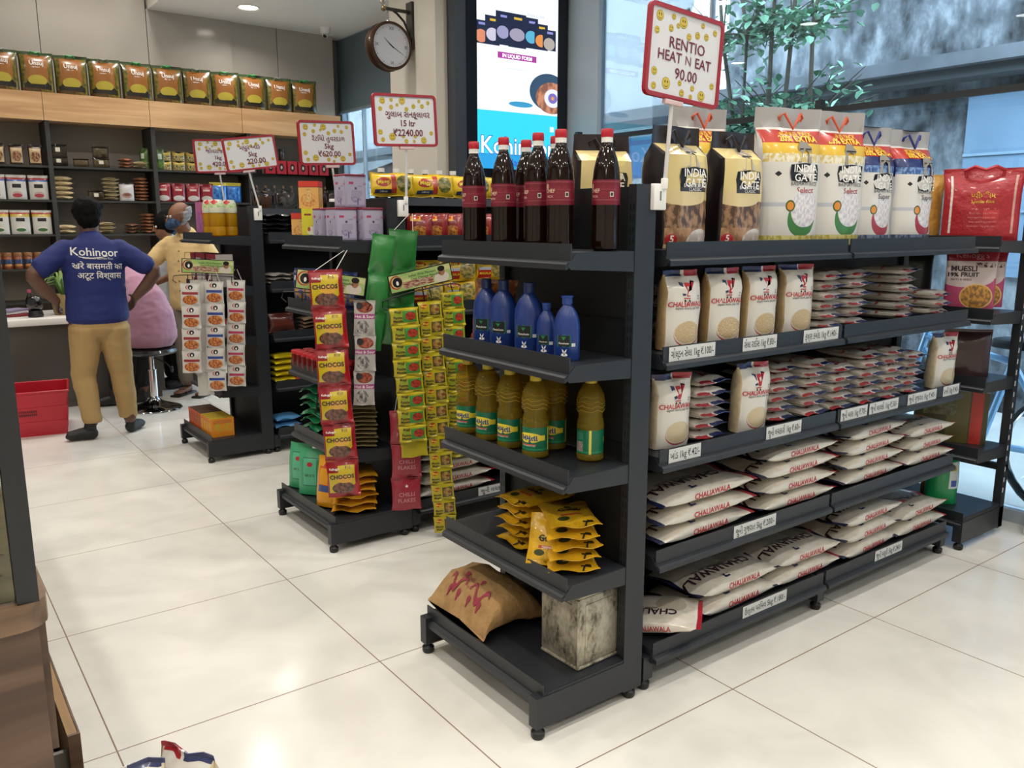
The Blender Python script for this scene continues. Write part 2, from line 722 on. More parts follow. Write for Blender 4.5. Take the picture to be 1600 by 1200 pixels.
b = MB()
b.box(-3.0, 3.93, -8.0, 3.45, -0.08, 0.0, floor_mat())
struct('floor', b)
CEILM = M('#f4f1ea', 0.75)
b = MB()
b.box(-3.0, 3.93, -8.0, 1.8, CEIL, CEIL + 0.1, CEILM)
b.box(1.85, 3.93, 1.8, 3.45, CEIL, CEIL + 0.1, CEILM)
b.box(-3.0, 1.85, 1.8, 3.45, 3.85, 3.95, CEILM)
b.box(-3.0, 1.85, 1.78, 1.8, CEIL + .1, 3.85, CEILM)
b.box(1.85, 1.87, 1.8, 3.45, CEIL + .1, 3.85, CEILM)
struct('ceiling', b)
WALLM = M('#c9c3b8', 0.7)
b = MB()
b.box(-3.0, 3.93, 3.4, 3.45, 0, 3.9, M('#6f6b66', 0.6))
struct('wall_back', b)
b = MB()
b.box(-3.05, -3.0, -8.0, 3.45, 0, 3.9, WALLM)
struct('wall_left', b)
b = MB()
b.box(-3.05, 3.93, -8.05, -8.0, 0, 3.5, WALLM)
struct('wall_front', b)
# the glossy grey panels over the wall shelves, with a reveal at the step
PANEL = M('#b0aaa1', 0.16, 0, 0.5)
b = MB()
xs = [-3.0, -0.1, 0.93, 1.83, 2.62]
for a, c in zip(xs, xs[1:]):
    b.box(a + .003, c - .003, 3.2, 3.39, 2.3, 3.85 if a < 1.8 else CEIL, PANEL)
b.box(2.623, 3.1, 3.235, 3.39, 2.3, CEIL, PANEL)
b.box(3.106, 3.72, 3.235, 3.39, 2.3, CEIL, PANEL)
b.box(-3, 3.72, 3.26, 3.39, 2.3, CEIL, M('#37342f', .6))
struct('trim_1', b)
# pillar beside the windows
b = MB()
b.box(2.775, 3.93, -0.4, 0.24, 0, CEIL, M('#cfc8bb', 0.6))
struct('wall_pillar', b)
# window wall
FR = M('#a9b4bd', 0.4)
GL = glassy('#dcebf5', 0.9, 0.0)


def window(n, y0, y1, bars=()):
    b = MB()
    b.box(3.895, 3.9, y0, y1, 0.06, CEIL, GL)
    o = struct('window_%d' % n, b)
    f = MB()
    f.box(3.86, 3.93, y0, y0 + .05, 0, CEIL, FR)
    f.box(3.86, 3.93, y1 - .05, y1, 0, CEIL, FR)
    f.box(3.86, 3.93, y0, y1, 0, 0.06, FR)
    f.box(3.86, 3.93, y0, y1, CEIL - .06, CEIL, FR)
    for y in bars:
        f.box(3.875, 3.915, y - .008, y + .008, 0.06, CEIL - .06, FR)
    f.build('window_frame', o)
    return o


window(1, -3.96, -0.78, (-1.83,))
window(2, 0.24, 3.4, (2.9,))
window(3, -8.0, -4.15, (-6.1,))
b = MB()
b.box(3.72, 3.93, -4.15, -3.96, 0, CEIL, M('#b9b9b7', 0.45))
struct('trim_2', b)
b = MB()
b.box(3.862, 3.93, -0.78, -0.4, 0, CEIL, FR)
struct('trim_3', b)
# dark skirting in the window corner and the frosted roller blind
b = MB()
b.box(3.83, 3.84, 0.26, 3.37, 2.62, CEIL - .02, M('#5f7079', 0.6))
b.box(3.81, 3.85, 0.26, 3.37, 2.60, 2.625, M('#77868d', .5))
tag(b.build('roller_blind'), 'grey-blue roller blind drawn half down in the back corner window', 'blind')

# ------------------------------------------------------------------ lamps
FIX = M('#f4efe6', 0.4)
GLOW = M((1.0, 0.93, 0.82), 0.4, emit=14.0)
fb = MB()
fb.lathe([(0.105, 0), (0.1, -0.012), (0.085, -0.006), (0.083, 0.02)], FIX, 24, cap=False)
f_ring = fb.mesh('lamp_ring')
fb = MB()
fb.lathe([(0.083, -0.002), (0.0001, -0.002)], GLOW, 24, cap=False)
f_disc = fb.mesh('lamp_disc')
for i, (x, y) in enumerate(LAMPS):
    z = 3.85 if (x < 1.85 and y > 1.8) else CEIL
    o = thing('ceiling_downlight', 'round recessed downlight glowing in the white ceiling', 'downlight', (x, y, z), 0, 'ceiling downlights')
    put('trim_ring', f_ring, o)
    put('diffuser', f_disc, o)
    lp = add_lamp(0, 0, -0.02)
    lp.parent = o
    if i == len(LAMPS) - 4:
        o['label'] = 'downlight in the low ceiling in front of the dome camera'
        del o['group']

# ------------------------------------------------------------------ outside
CONC = grime_mat('weathered_wall', '#1c1e20', '#5d6064', '#a2a3a6')
b = MB()
b.box(6.8, 7.1, -9, .45, -0.1, 7.5, CONC)
b.box(6.45, 6.8, -9, .45, 2.62, 2.72, M('#5d5e62', 0.9, var=.3, vscale=3))
b.box(6.55, 6.8, -9, .45, 2.54, 2.62, M('#4a4b4c', 0.9))
struct('wall_outside', b)
b = MB()
b.box(6.76, 6.8, -3.3, -2.05, 1.0, 2.42, M('#7890a6', 0.7, var=.12, vscale=2))
for z in (1.5, 1.95):
    b.box(6.745, 6.76, -3.3, -2.05, z, z + .02, M('#8aa0b0', 0.7))
struct('window_4', b)
b = MB()
b.box(3.93, 30, -20, 30, -0.2, -0.1, M('#a9a8a4', 0.9, var=.2, vscale=1.5))
struct('ground_outside', b)
WB = M('#fafafa', 0.8, var=.04, vscale=1)
t = thing('apartment_building', 'white rendered building seen through the glass behind the tree', 'building', (9, 3.5, -0.1))
b = MB()
b.box(0, 6, -2.3, 11, 0, 9, WB)
b.build('wall', t)
b = MB()
b.box(-0.7, 0, -2.3, 11, 2.95, 3.1, M('#9a9b9b', 0.9))
b.box(-0.5, 0, 1.2, 11, 5.0, 5.2, WB)
b.build('ledge', t)
b = MB()
for y in (2.2, 4.6, 7.2):
    b.box(-0.03, 0, y, y + 1.0, 3.4, 4.7, M('#6d747a', 0.5))
b.build('window', t)
b = MB()
b.box(-.02, 0, -2.2, 0.6, 2.2, 2.8, M('#7fa6d8', 0.6))
b.build('shop_board', t)
b = MB()
b.prism([(-1.5, 2.35), (0, 2.9), (0, 2.95), (-1.5, 2.42)], 'y', 1.4, 7.5, M('#5f4a40', 0.8, var=.3, vscale=4))
b.build('awning', t)
b = MB()
b.box(-.6, 0, 2.0, 4.2, 3.9, 4.0, WB)
for i in range(12):
    b.box(-.6, -.58, 2.0 + i * .19, 2.03 + i * .19, 4.0, 4.6, WB)
b.build('balcony', t)
# the slender tree outside
random.seed(5)
t = thing('street_tree', 'slender leafy tree growing outside against the weathered concrete wall', 'tree', (5.4, -1.1, -0.1))
b = MB()
TR = M('#4c4438', 0.9)
tips = []
for k in range(5):
    x0, y0 = random.uniform(-.12, .12), -0.5 + .25 * k
    p = [(x0 * .3, y0 * .2, 0)]
    for q in range(1, 7):
        p.append((x0 + .06 * random.uniform(-1, 1), y0 * (q / 6) * 1.3 + .05 * random.uniform(-1, 1), q * .75))
    b.tube(p, [.03 - .0035 * i for i in range(7)], TR, 6)
    for q in range(3, 7):
        for s in range(8 if q < 5 else 3):
            e = (p[q][0] + random.uniform(-.35, .35), p[q][1] + random.uniform(-.6, .6), p[q][2] + random.uniform(-.1, .4))
            b.tube([p[q], [(a + c) / 2 + .03 for a, c in zip(p[q], e)], e], [.009, .006, .003], TR, 4)
            tips.append((p[q], e))
b.build('trunk', t)
b = MB()
LF = [M('#6f9a7c', 0.5), M('#93b89c', 0.5), M('#4f7a5c', 0.55)]
for p, e in tips:
    for s in range(13):
        a = random.random()
        c = Vector([p[i] + (e[i] - p[i]) * a + random.uniform(-.11, .11) for i in range(3)])
        R = Matrix.Rotation(random.uniform(0, 6.28), 3, 'Z') @ Matrix.Rotation(random.uniform(-.9, .9), 3, 'X')
        w, l = random.uniform(.024, .038), random.uniform(.065, .105)
        q = [(0, 0, 0), (w, l * .35, .008), (w * .8, l * .7, 0), (0, l, -.012), (-w * .8, l * .7, 0), (-w, l * .35, .008)]
        b.add([c + R @ Vector(k) for k in q], [(0, 1, 2, 3), (0, 3, 4, 5)], random.choice(LF))
o = b.build('foliage', t)
# bicycle leaning outside the glass
t = thing('bicycle', 'pale blue bicycle parked outside behind the window rack', 'bicycle', (4.5, -3.35, -0.1), radians(80))
b = MB()
for x in (-.5, .5):
    b.tube([(x + .32 * cos(a * pi / 14), 0, .33 + .32 * sin(a * pi / 14)) for a in range(28)], .018, BLACK, 6, True)
    b.tube([(x + .3 * cos(a * pi / 14), 0, .33 + .3 * sin(a * pi / 14)) for a in range(28)], .008, CHROME, 6, True)
    for k in range(9):
        a = k * 2 * pi / 9
        b.tube([(x, 0, .33), (x + .3 * cos(a), 0, .33 + .3 * sin(a))], .0015, CHROME, 3)
b.build('wheels', t)
b = MB()
BL = M('#8fb7d9', 0.3)
for p, q in (((-.5, 0, .33), (-.05, 0, .3)), ((-.05, 0, .3), (-.2, 0, .85)), ((-.5, 0, .33), (-.18, 0, .78)), ((-.05, 0, .3), (.36, 0, .78)), ((-.18, 0, .78), (.35, 0, .86)), ((.33, 0, .95), (.5, 0, .33))):
    b.tube([p, q], .019, BL, 8)
b.build('bicycle_frame', t)
b = MB()
b.tube([(.33, 0, .93), (.3, 0, 1.02), (.34, -.25, 1.04), (.22, -.3, 1.03)], .012, BLACK, 6)
b.tube([(.3, 0, 1.02), (.34, .25, 1.04), (.22, .3, 1.03)], .012, BLACK, 6)
b.build('handlebar', t)
b = MB()
b.rbox(-.34, -.08, -.07, .07, .85, .91, .025, BLACK)
b.build('saddle', t)

# ================================================================== GONDOLAS


def lip_prof(r):
    """front riser and price channel; r = top of riser; offsets measured from the lip face, outwards negative"""
    return [(0.0, r), (0.004, r), (0.004, r - .045), (0.0, r - .05), (-0.004, r - .062), (-0.016, r - .066), (-0.016, r - .052), (-0.010, r - .047), (0.0, r - .044)]


def shelf(parent, axis, a0, a1, front, back, r, name='shelf', sgn=1):
    """one shelf: axis 'y' = long side along y, front faces -x ; axis 'x' = long side along x, front faces -y (sgn=-1 mirrors)"""
    b = MB()

    def P(o, z):
        return (front + sgn * o, z)
    b.prism([P(o, z) for o, z in lip_prof(r)], axis, a0, a1, METAL)
    lo, hi = sorted((front + sgn * .0035, back))
    s = r - .022
    if axis == 'y':
        b.box(lo, hi, a0, a1, s - .02, s, METAL)
    else:
        b.box(a0, a1, lo, hi, s - .02, s, METAL)
    o = b.build(name, parent)
    pr = [(front + sgn * .018, r - .024), (back, r - .024), (back, r - .078), (front + sgn * .0, r - .066), (front - sgn * .012, r - .056)]
    for a in (a0 - .002, a1):
        br = MB()
        br.prism(pr, axis, a, a + .002, METAL)
        br.build('bracket', o)
    return o


def post(parent, x0, x1, y0, y1, z0, z1, slots):
    b = MB()
    b.box(x0, x1, y0, y1, z0, z1, METAL)
    z = z0 + .1
    while z < z1 - .05:
        for ax, s, lo, hi in slots:
            if ax == 'x':
                m = (y0 + y1) / 2
                for yy in (m - .006, m + .006):
                    b.box(s - .0005, s + .0005, yy - .0022, yy + .0022, z, z + .018, BLACK)
            else:
                b.box(lo, hi, s - .0005, s + .0005, z, z + .018, BLACK)
        z += .03
    b.build('upright_post', parent)


def foot(parent, x, y):
    b = MB()
    b.lathe([(.0001, 0), (.017, 0), (.020, .006), (.020, .02), (.012, .028), (.008, .05)], BLACK, 12, (x, y, 0))
    b.build('levelling_foot', parent)


RISERS = (1.365, 1.07, 0.765, 0.455)


def endcap(x, y0, y1, label):
    """end unit facing -x; x = post face"""
    t = thing('end_rack', label, 'shelf unit', (x, (y0 + y1) / 2, 0))
    t.empty_display_size = .1
    X, Y0, Y1 = 0.0, y0 - (y0 + y1) / 2, y1 - (y0 + y1) / 2
    for a, c in ((Y0, Y0 + .03), (Y1 - .03, Y1)):
        post(t, X, X + .075, a, c, .03, 1.52, [('x', X, 0, 0)])
    b = MB()
    b.box(X + .02, X + .045, Y0 + .03, Y1 - .03, .08, 1.515, METAL2)
    for z in (.42, .79, 1.15):
        b.box(X + .0185, X + .02, Y0 + .03, Y1 - .03, z, z + .004, BLACK)
    b.build('back_panel', t)
    for r in RISERS:
        shelf(t, 'y', Y0 + .004, Y1 - .004, X - .225, X + .0, r)
    shelf(t, 'y', Y0 + .004, Y1 - .004, X - .305, X + .0, .16, 'base_shelf')
    for a in (Y0, Y1 - .035):
        b = MB()
        b.box(X - .33, X, a, a + .035, .035, .128, METAL)
        b.build('base_beam', t)
        foot(t, X - .312, a + .017)
        foot(t, X + .04, a + .017)
    return t


def long_rack(x0, xs, yc, half, label, risers, topboard=None, base=True, back=True):
    """double-sided run along x"""
    t = thing('gondola_rack', label, 'shelf unit', (x0, yc, 0))
    xs = [q - x0 for q in xs]
    for q in xs:
        post(t, q - .02, q + .02, -.035, .035, .03, 1.52, [('y', -.035, q - .012, q - .004)])
        b = MB()
        b.box(q - .02, q + .02, -half + .01, half - .01, .035, .11, METAL)
        b.build('base_beam', t)
        for s in (-1, 1):
            foot(t, q, s * (half - .03))
    b = MB()
    b.box(xs[0] + .02, xs[-1] - .02, -.012, .012, .08, 1.5, METAL2)
    b.build('back_panel', t)
    for a, c in zip(xs, xs[1:]):
        for r in risers:
            shelf(t, 'x', a + .008, c - .008, -half, -.035, r)
            if back:
                shelf(t, 'x', a + .008, c - .008, half, .035, r, sgn=-1)
        shelf(t, 'x', a + .008, c - .008, -half - .0, -.035, .155, 'base_shelf')
        shelf(t, 'x', a + .008, c - .008, half + .0, .035, .155, 'base_shelf', -1)
    if topboard:
        b = MB()
        b.box(xs[0], xs[-1], -.2, .2, topboard - .02, topboard, METAL)
        b.box(xs[0], xs[-1], -.205, -.2, topboard - .035, topboard, RAIL)
        b.build('top_board', t)
    return t


endcap(1.275, -3.85, -3.22, 'dark grey end rack nearest the camera with brown bottles on top')
long_rack(1.385, [1.385, 2.293, 3.2], -3.535, 0.32, 'long dark grey gondola stacked with white rice sacks', RISERS)
endcap(1.39, -2.26, -1.63, 'dark grey end rack with tins on top and a hanging cereal strip')
long_rack(1.49, [1.49, 2.37, 3.25], -1.945, 0.32, 'middle gondola with yellow noodle packets behind the brown bottles', RISERS, 1.53)
endcap(1.39, -0.53, 0.07, 'farthest dark grey end rack with orange boxes at its foot')
long_rack(1.49, [1.49, 2.385, 3.27 - .6], -0.225, 0.31, 'farthest gondola with black packets beside the man in yellow', RISERS, 1.505)

# open rack along the window
t = thing('window_rack', 'open slotted rack standing along the shop window', 'shelf unit', (3.3, -2.4, 0))
ys = [-3.88 + 2.4, -2.8 + 2.4, -1.86 + 2.4, -.88 + 2.4]
for y in ys:
    b = MB()
    b.box(.34, .38, y, y + .035, .03, 2.05, METAL)
    z = .2
    while z < 2.0:
        b.box(.346, .354, y - .0006, y, z, z + .022, M('#c9d3dc', .5))
        z += .05
    b.build('upright_post', t)
    b = MB()
    b.box(-.01, .38, y, y + .04, .035, .13, METAL)
    b.build('base_beam', t)
    foot(t, 0.01, y + .018)
for z in (2.0, .32):
    b = MB()
    b.box(.35, .375, ys[0], ys[-1] + .03, z - .02, z + .01, METAL)
    b.build('cross_rail', t)
for a, c in zip(ys, ys[1:]):
    for r in (1.365, 1.06, .765, .45):
        shelf(t, 'y', a + .006, c - .006, .075, .345, r)
    shelf(t, 'y', a + .006, c - .006, .0, .345, .17, 'base_shelf')

# ================================================================== WALL SHELVING
SH = M('#33322f', 0.5)
SHB = M('#8f867b', 0.55)
FASCIA = wood_mat('light_walnut', '#b98d60', '#d8af82', 0, 1.0, .38)
t = thing('wall_shelving', 'dark built-in wall shelving under a wooden fascia', 'shelving', (0, 3.0, 0))
b = MB()
b.box(-2.5, 3.6, .2, .24, 0, 2.3, SHB)
b.build('back_panel', t)
DIV = [-2.4, -1.6, -.8, .02, .87, 1.73, 2.62, 3.58]
for x in DIV:
    b = MB()
    b.box(x - .018, x + .018, -.13, .2, 0, 2.29, SH)
    b.build('divider', t)
for i, (a, c) in enumerate(zip(DIV, DIV[1:])):
    for z in (1.91, 1.62, 1.325, 1.03, .74):
        b = MB()
        b.box(a + .018, c - .018, -.12, .2, z - .018, z, SH if i < 6 else glassy('#9fb0ab', .9, .02))
        b.build('shelf', t)
for a, c in ((-2.5, -.82), (-.82, .85), (.85, 1.71), (1.71, 2.56), (2.56, 3.6)):
    b = MB()
    b.box(a + .002, c - .002, -.15, .2, 2.285, 2.515, FASCIA)
    b.build('fascia', t)

# counter
t = thing('service_counter', 'grey billing counter with a white stone top', 'counter', (0, 2.0, 0))
b = MB()
b.box(-.6, 1.38, -.3, .3, .06, .66, M('#4c4844', 0.3))
b.box(-.6, 1.36, -.27, .3, 0, .06, M('#6b645c', 0.4))
b.build('body', t)
b = MB()
b.rbox(-.65, 1.41, -.36, .32, .66, .715, .012, M('#e3e0da', 0.2))
b.build('countertop', t)

# ================================================================== NEAREST END RACK: bottles, packets, sack, tin
DARKTX = M('#16181d', 0.5)
REDTX = M('#b5202c', 0.45)
WTX = M('#f3f1ec', 0.45)
NAVY = M('#1c2550', 0.4)


def around(r, z0, ang=0.0, e=0.0006, c=(0, 0)):
    def fn(x, y):
        a = -pi / 2 + ang + x / r
        return (c[0] + (r + e) * cos(a), c[1] + (r + e) * sin(a), z0 + y)
    return fn


# brown syrup bottle: body, label, cap
def syrup_kit():
    b = MB()
    g = liquid('#1a0a06', 0.22, 0.06)
    b.lathe([(.030, 0), (.0365, .006), (.0375, .02), (.0365, .05), (.0365, .115), (.0375, .12), (.0375, .185), (.0365, .19), (.034, .215), (.028, .242), (.019, .266), (.0135, .28, glassy('#c9b8a8', .9, .03)), (.0135, .296)], g, 24)
    body = b.mesh('bottle')
    l = MB()
    lm = printed('maroon_label', '#6b1527', [('rn', .5, .5, 1, .5, '#6b1527', '#7d2030', 22), ('r', .5, .92, 1, .03, '#8f4650'), ('r', .5, .62, 1, .015, '#8f4650'), ('r', .5, .2, 1, .02, '#97555c'), ('r', .62, .42, .045, .2, '#c9c2b8'), ('r', .62, .42, .03, .13, '#27302c'), ('r', .36, .75, .05, .18, '#b79c7c')], .35)
    l.lathe([(.0378, .121), (.0379, .186)], lm, 24, cap=False)
    l.word('CHEF', around(.0379, .158, -.55), .014, M('#d8b9a0', .5), bold=.01)
    l.word('RICH', around(.0379, .143, -.55), .009, M('#d8b9a0', .5))
    lab = l.mesh('label')
    c = MB()
    c.lathe([(.0155, .283, PLASTIC_W), (.0155, .296, M('#b01528', .35)), (.0163, .298), (.0163, .315), (.0145, .318), (.0001, .318)], M('#b01528', .35), 20)
    cap = c.mesh('cap')
    return [body, ('label', lab), ('cap', cap)]


K = syrup_kit()
Z1 = 1.3435
for x, y, r, lb in ((1.13, -3.29, -70, 'farthest brown syrup bottle, standing apart at the left end of the shelf'), (1.125, -3.452, -60, 'brown syrup bottle, second in the front row from the left'),
                    (1.13, -3.608, -75, 'brown syrup bottle, third in the front row from the left'), (1.125, -3.712, -55, 'brown syrup bottle at the right end of the front row'),
                    (1.225, -3.43, -60, 'brown syrup bottle half hidden behind the second bottle of the front row'), (1.225, -3.57, -40, 'brown syrup bottle peeping out behind the third bottle of the front row'),
                    (1.215, -3.795, -62, 'brown syrup bottle standing alone over the side bracket by the post')):
    spawn(K, 'syrup_bottle', lb, 'bottle', (x, y, Z1), radians(r), 'brown bottles on the near end rack')


def coconut_kit(h, w, cap=True, sticker=False):
    b = MB()
    blue = M('#183680', 0.33, coat=.2)
    k = h / .2
    b.lathe([(w * .46, 0), (w * .5, .005), (w * .5, .1 * k), (w * .47, .125 * k), (w * .36, .15 * k), (w * .2, .168 * k), (w * .17, .172 * k)], blue, 24, sy=.75)

    def fn(x, y):
        return (x, -sqrt(max(0, 1 - (x / (w * .5)) ** 2)) * w * .5 * .75 - .0006, y)

    def shp(pts, mat, cx, cy):
        b.add([fn(cx + p[0], cy + p[1]) for p in pts], [tuple(range(len(pts)))], mat)
    q = lambda a, c: [(-a, -c), (0, -c), (a, -c), (a, c), (0, c), (-a, c)]
    shp(q(w * .26, .019 * k), M('#0f7a4a', .4), -.002, .062 * k)
    b.T = Matrix.Translation((0, -.0004, 0))
    shp(q(w * .23, .0165 * k), M('#10161c', .4), -.002, .062 * k)
    b.T = Matrix.Translation((0, -.0008, 0))
    for a in (-.6, 0, .6):
        shp([(0, 0), (.006 * sin(a) + .002, .008), (.012 * sin(a), .011), (.006 * sin(a) - .002, .007)], M('#1f8a50', .4), -.002, .064 * k)
    b.word('Parachute', lambda x, y: fn(x - .002, y + .055 * k), w * .1, WTX, bold=.015)
    b.T = Matrix.Translation((0, -.0004, 0))
    shp(q(.0045, .0045), M('#cfd6d8', .4), w * .33, .05 * k)
    for sx in (-1, 1):
        shp([(0, 0), (sx * .009, .002), (sx * .008, .007), (sx * .002, .009)], WTX, 0, .014 * k)
        shp([(0, .008), (sx * .005, .012), (sx * .007, .021), (sx * .0015, .015)], WTX, 0, .014 * k)
    b.word('100% Pure', lambda x, y: fn(x, y + .009 * k), .0042, WTX)
    body = b.mesh('bottle')
    c = MB()
    z = .172 * k
    if cap:
        c.lathe([(w * .17, z, M('#14306f', .4)), (w * .18, z + .002), (w * .18, h), (w * .14, h + .001), (.0001, h + .001)], M('#132a60', .4), 20)
    else:
        c.lathe([(w * .17, z), (w * .2, z + .003), (w * .2, h - .006), (w * .23, h - .005), (w * .23, h), (.0001, h)], M('#1f438f', .4), 20)
    return [body, ('cap', c.mesh('cap'))]


Z2 = 1.0485
KB = coconut_kit(.2, .088)
for i, (y, lb) in enumerate(((-3.36, 'tall blue oil bottle at the left end of its row'), (-3.45, 'tall blue oil bottle, second from the left'), (-3.575, 'tall blue oil bottle standing apart in the middle of its row'))):
    spawn(KB, 'oil_bottle', lb, 'bottle', (1.125, y, Z2), radians(-62), 'blue oil bottles')
o = spawn(coconut_kit(.148, .06, False), 'oil_bottle', 'smallest blue oil bottle, between two larger ones', 'bottle', (1.125, -3.658, Z2), radians(-60), 'blue oil bottles')
s = MB()
s.box(-.012, .012, -.0185, -.018, .078, .087, PLASTIC_W)
s.build('price_sticker', o)
spawn(coconut_kit(.176, .072, False), 'oil_bottle', 'blue oil bottle at the right end over the side bracket', 'bottle', (1.118, -3.755, Z2), radians(-55), 'blue oil bottles')
# orange foil pack leaning behind the blue bottles
t = MB()
bag = Bag(.15, .19, .05, 2.6, .06, 'seal', wr=.006, seed=4)
pm = printed('orange_snack', '#a8562a', [('rn', .5, .75, 1, .5, '#c07a3c', '#8a4a22', 6), ('d', .2, .25, .3, .12, '#e3c7a5'), ('d', .3, .45, .3, .12, '#d9a98a'), ('r', .5, .1, 1, .2, '#7a2a1a')], .25, .3)
bag.make(t, pm)
tag(t.build('snack_packet', loc=(1.165, -3.33, Z2 + .005), rot=(radians(-10), 0, radians(-65))), 'orange-brown foil packet leaning behind the blue bottles', 'packet')


def cooking_oil_kit():
    b = MB()
    g = liquid('#b09a38', 0.72, 0.06)
    pr = [(.030, 0), (.039, .006), (.040, .018), (.0385, .022), (.0385, .095), (.040, .1), (.0395, .108), (.037, .112), (.0385, .118), (.036, .124), (.0335, .13), (.0355, .138), (.0405, .155), (.041, .175), (.037, .198), (.026, .218), (.015, .228), (.0135, .232)]
    b.lathe(pr, g, 24)
    for j in range(3):
        b.tube([(.0412 * cos(a * .4) * (1 - .0), .0412 * sin(a * .4), .15 + .012 * j + .004 * sin(a * 2.4)) for a in range(16)], .0009, liquid('#c8b45a', .5), 4)
    l = MB()
    lm = printed('green_oil_label', '#0d6a4a', [('r', .5, .08, 1, .06, '#2f8a60'), ('r', .74, .5, .03, 1, '#d8cf5a'), ('r', .05, .5, .03, 1, '#d8cf5a'), ('rn', .9, .3, .12, .42, '#b9a6a2', '#5c4a48', 40), ('r', .9, .75, .12, .3, '#3d7f66'), ('e', .47, .57, .34, .42, '#e9d23c'), ('r', .47, .56, .42, .22, '#e9d23c'), ('r', .45, .27, .22, .05, '#c8503c')], .4)
    l.lathe([(.0389, .024), (.0389, .094)], lm, 28, cap=False)
    l.word('અમૃતા', around(.0389, .064, -.2), .024, M('#123f86', .4), bold=.03)
    l.word('GROUNDNUT OIL', around(.0389, .04, -.25), .0055, WTX)
    c = MB()
    c.lathe([(.0165, .226), (.017, .228), (.017, .246), (.0155, .248), (.0001, .248)], M('#c9b53a', .4), 20)
    h = MB()
    return [b.mesh('bottle'), ('label', l.mesh('label')), ('cap', c.mesh('cap'))]


Z3 = 0.7435
KO = cooking_oil_kit()
for x, y, r, lb in ((1.118, -3.262, -60, 'yellow cooking oil bottle at the left end of its row'), (1.118, -3.375, -62, 'yellow cooking oil bottle, second from the left'), (1.118, -3.492, -64, 'yellow cooking oil bottle, third from the left'),
                    (1.115, -3.622, -58, 'yellow cooking oil bottle, fourth from the left'), (1.222, -3.742, 120, 'yellow cooking oil bottle standing alone by the post with its barcode turned out'),
                    (1.215, -3.44, -60, 'yellow cooking oil bottle in shade behind the third one of its row'), (1.215, -3.585, -60, 'yellow cooking oil bottle in shade behind the fourth one of its row')):
    spawn(KO, 'cooking_oil_bottle', lb, 'bottle', (x, y, Z3), radians(r), 'cooking oil bottles')

# yellow pouches, two stacks and one leaning
YB = printed('yellow_pouch', '#c99a1c', [('r', .5, .5, .75, .8, '#d3a522'), ('e', .5, .62, .16, .1, '#2d3a1c'), ('r', .5, .5, .5, .03, '#4a5a22'), ('r', .48, .33, .42, .05, '#c2402a'), ('e', .3, .22, .25, .12, '#33401c'), ('r', .8, .12, .12, .06, '#1c1c14')], .3, .3, bump=.25)
ymesh = []
for sd in (1, 2, 3):
    b = MB()
    bag = Bag(.15, .2, .029, 2.3, .05, 'seal', wr=.003, seed=sd)
    bag.make(b, YB, Tm=Matrix.Translation((0, -.1, .017)) @ LIE)
    bag.word(b, 'Gulab', .5, .5, .03, DARKTX, .02)
    bag.word(b, '7', .7, .06, .03, DARKTX, .04)
    ymesh.append(settle(b.mesh('pouch')))
Z4 = 0.4335
for k in range(5):
    put('oil_pouch', ymesh[k % 3], None, (1.19 + .004 * (k % 2), -3.53 + .004 * (k % 3), Z4 + .0325 * k), (0, 0, radians(-95 + 4 * (k % 3))), (1, 1, 1), 'yellow oil pouch, %s of the left-hand stack on the end rack' % nth_up(k, 5), 'pouch', 'yellow oil pouches')
for k in range(5):
    put('oil_pouch', ymesh[(k + 1) % 3], None, (1.163 - .003 * (k % 2), -3.725 + .004 * (k % 3), Z4 + .0325 * k), (0, 0, radians(-32 + 5 * (k % 3))), (1, 1, 1), 'yellow oil pouch, %s of the right-hand stack on the end rack' % nth_up(k, 5), 'pouch', 'yellow oil pouches')
b = MB()
bag = Bag(.13, .15, .035, 2.3, .05, 'seal', wr=.006, seed=9)
bag.make(b, YB)
bag.word(b, 'Gulab', .5, .5, .026, DARKTX, .02)
bag.word(b, 'DEEPAM', .5, .32, .01, WTX, .01)
tag(b.build('oil_pouch', loc=(1.082, -3.72, Z4 + .01), rot=(radians(-30), 0, radians(-52))), 'yellow oil pouch propped against the two stacks, facing out', 'pouch', 'yellow oil pouches')

# brown paper sack on the base
t = thing('flour_sack', 'brown paper sack with maroon scroll print lying on the base shelf', 'sack', (.985, -3.368, .1445), radians(-90))
b = MB()
SK = printed('kraft_paper', '#a88455', [('rn', .5, .5, 1, 1, '#a88455', '#9a774a', 5)], .85, bump=.5)
bag = Bag(.33, .26, .125, 3.4, .03, 'seal', pinch=.04, wr=.008, seed=6, fade=.2)
bag.make(b, SK, Tm=Matrix.Translation((0, 0, .075)) @ LIE)
MG = M('#8f2f3f', .7)
for sg in (-1, 1):
    pts = []
    for q in range(14):
        a = q / 13
        pts.append((sg * (.012 + .1 * a), .05 + .016 * sin(a * 9)))
    for (x0, y0), (x1, y1) in zip(pts, pts[1:]):
        w = .0055 * sin(pi * (pts.index((x0, y0)) + 1) / 15) + .002
        b.add([bag.Tm @ bag.pt(.5 + xx / .33, yy / .26 + .02, -1, .002) for xx, yy in ((x0, y0 - w), (x1, y1 - w), (x1, y1 + w), (x0, y0 + w))], [(0, 1, 2, 3)], MG)
    for k, (cx, cy) in enumerate(((.045, .08), (.085, .03), (.03, .028))):
        b.add([bag.Tm @ bag.pt(.5 + (sg * cx + .008 * cos(a) * (1 + .4 * sin(3 * a))) / .33, (cy + .011 * sin(a)) / .26 + .02, -1, .0025) for a in [j * pi / 6 for j in range(12)]], [tuple(range(12))], MG)
bag.word(b, 'આશીર્વાદ', .42, .3, .02, MG, .0)
bag.word(b, 'કિંમત 50', .5, .22, .014, MG, .0)
o = b.build('paper_body', t)
for v in o.data.vertices:
    for e in (v.co.y / .1, (.26 - v.co.y) / .1):
        if e < 1:
            v.co.z -= .055 * (1 - max(0, e)) ** 1.5
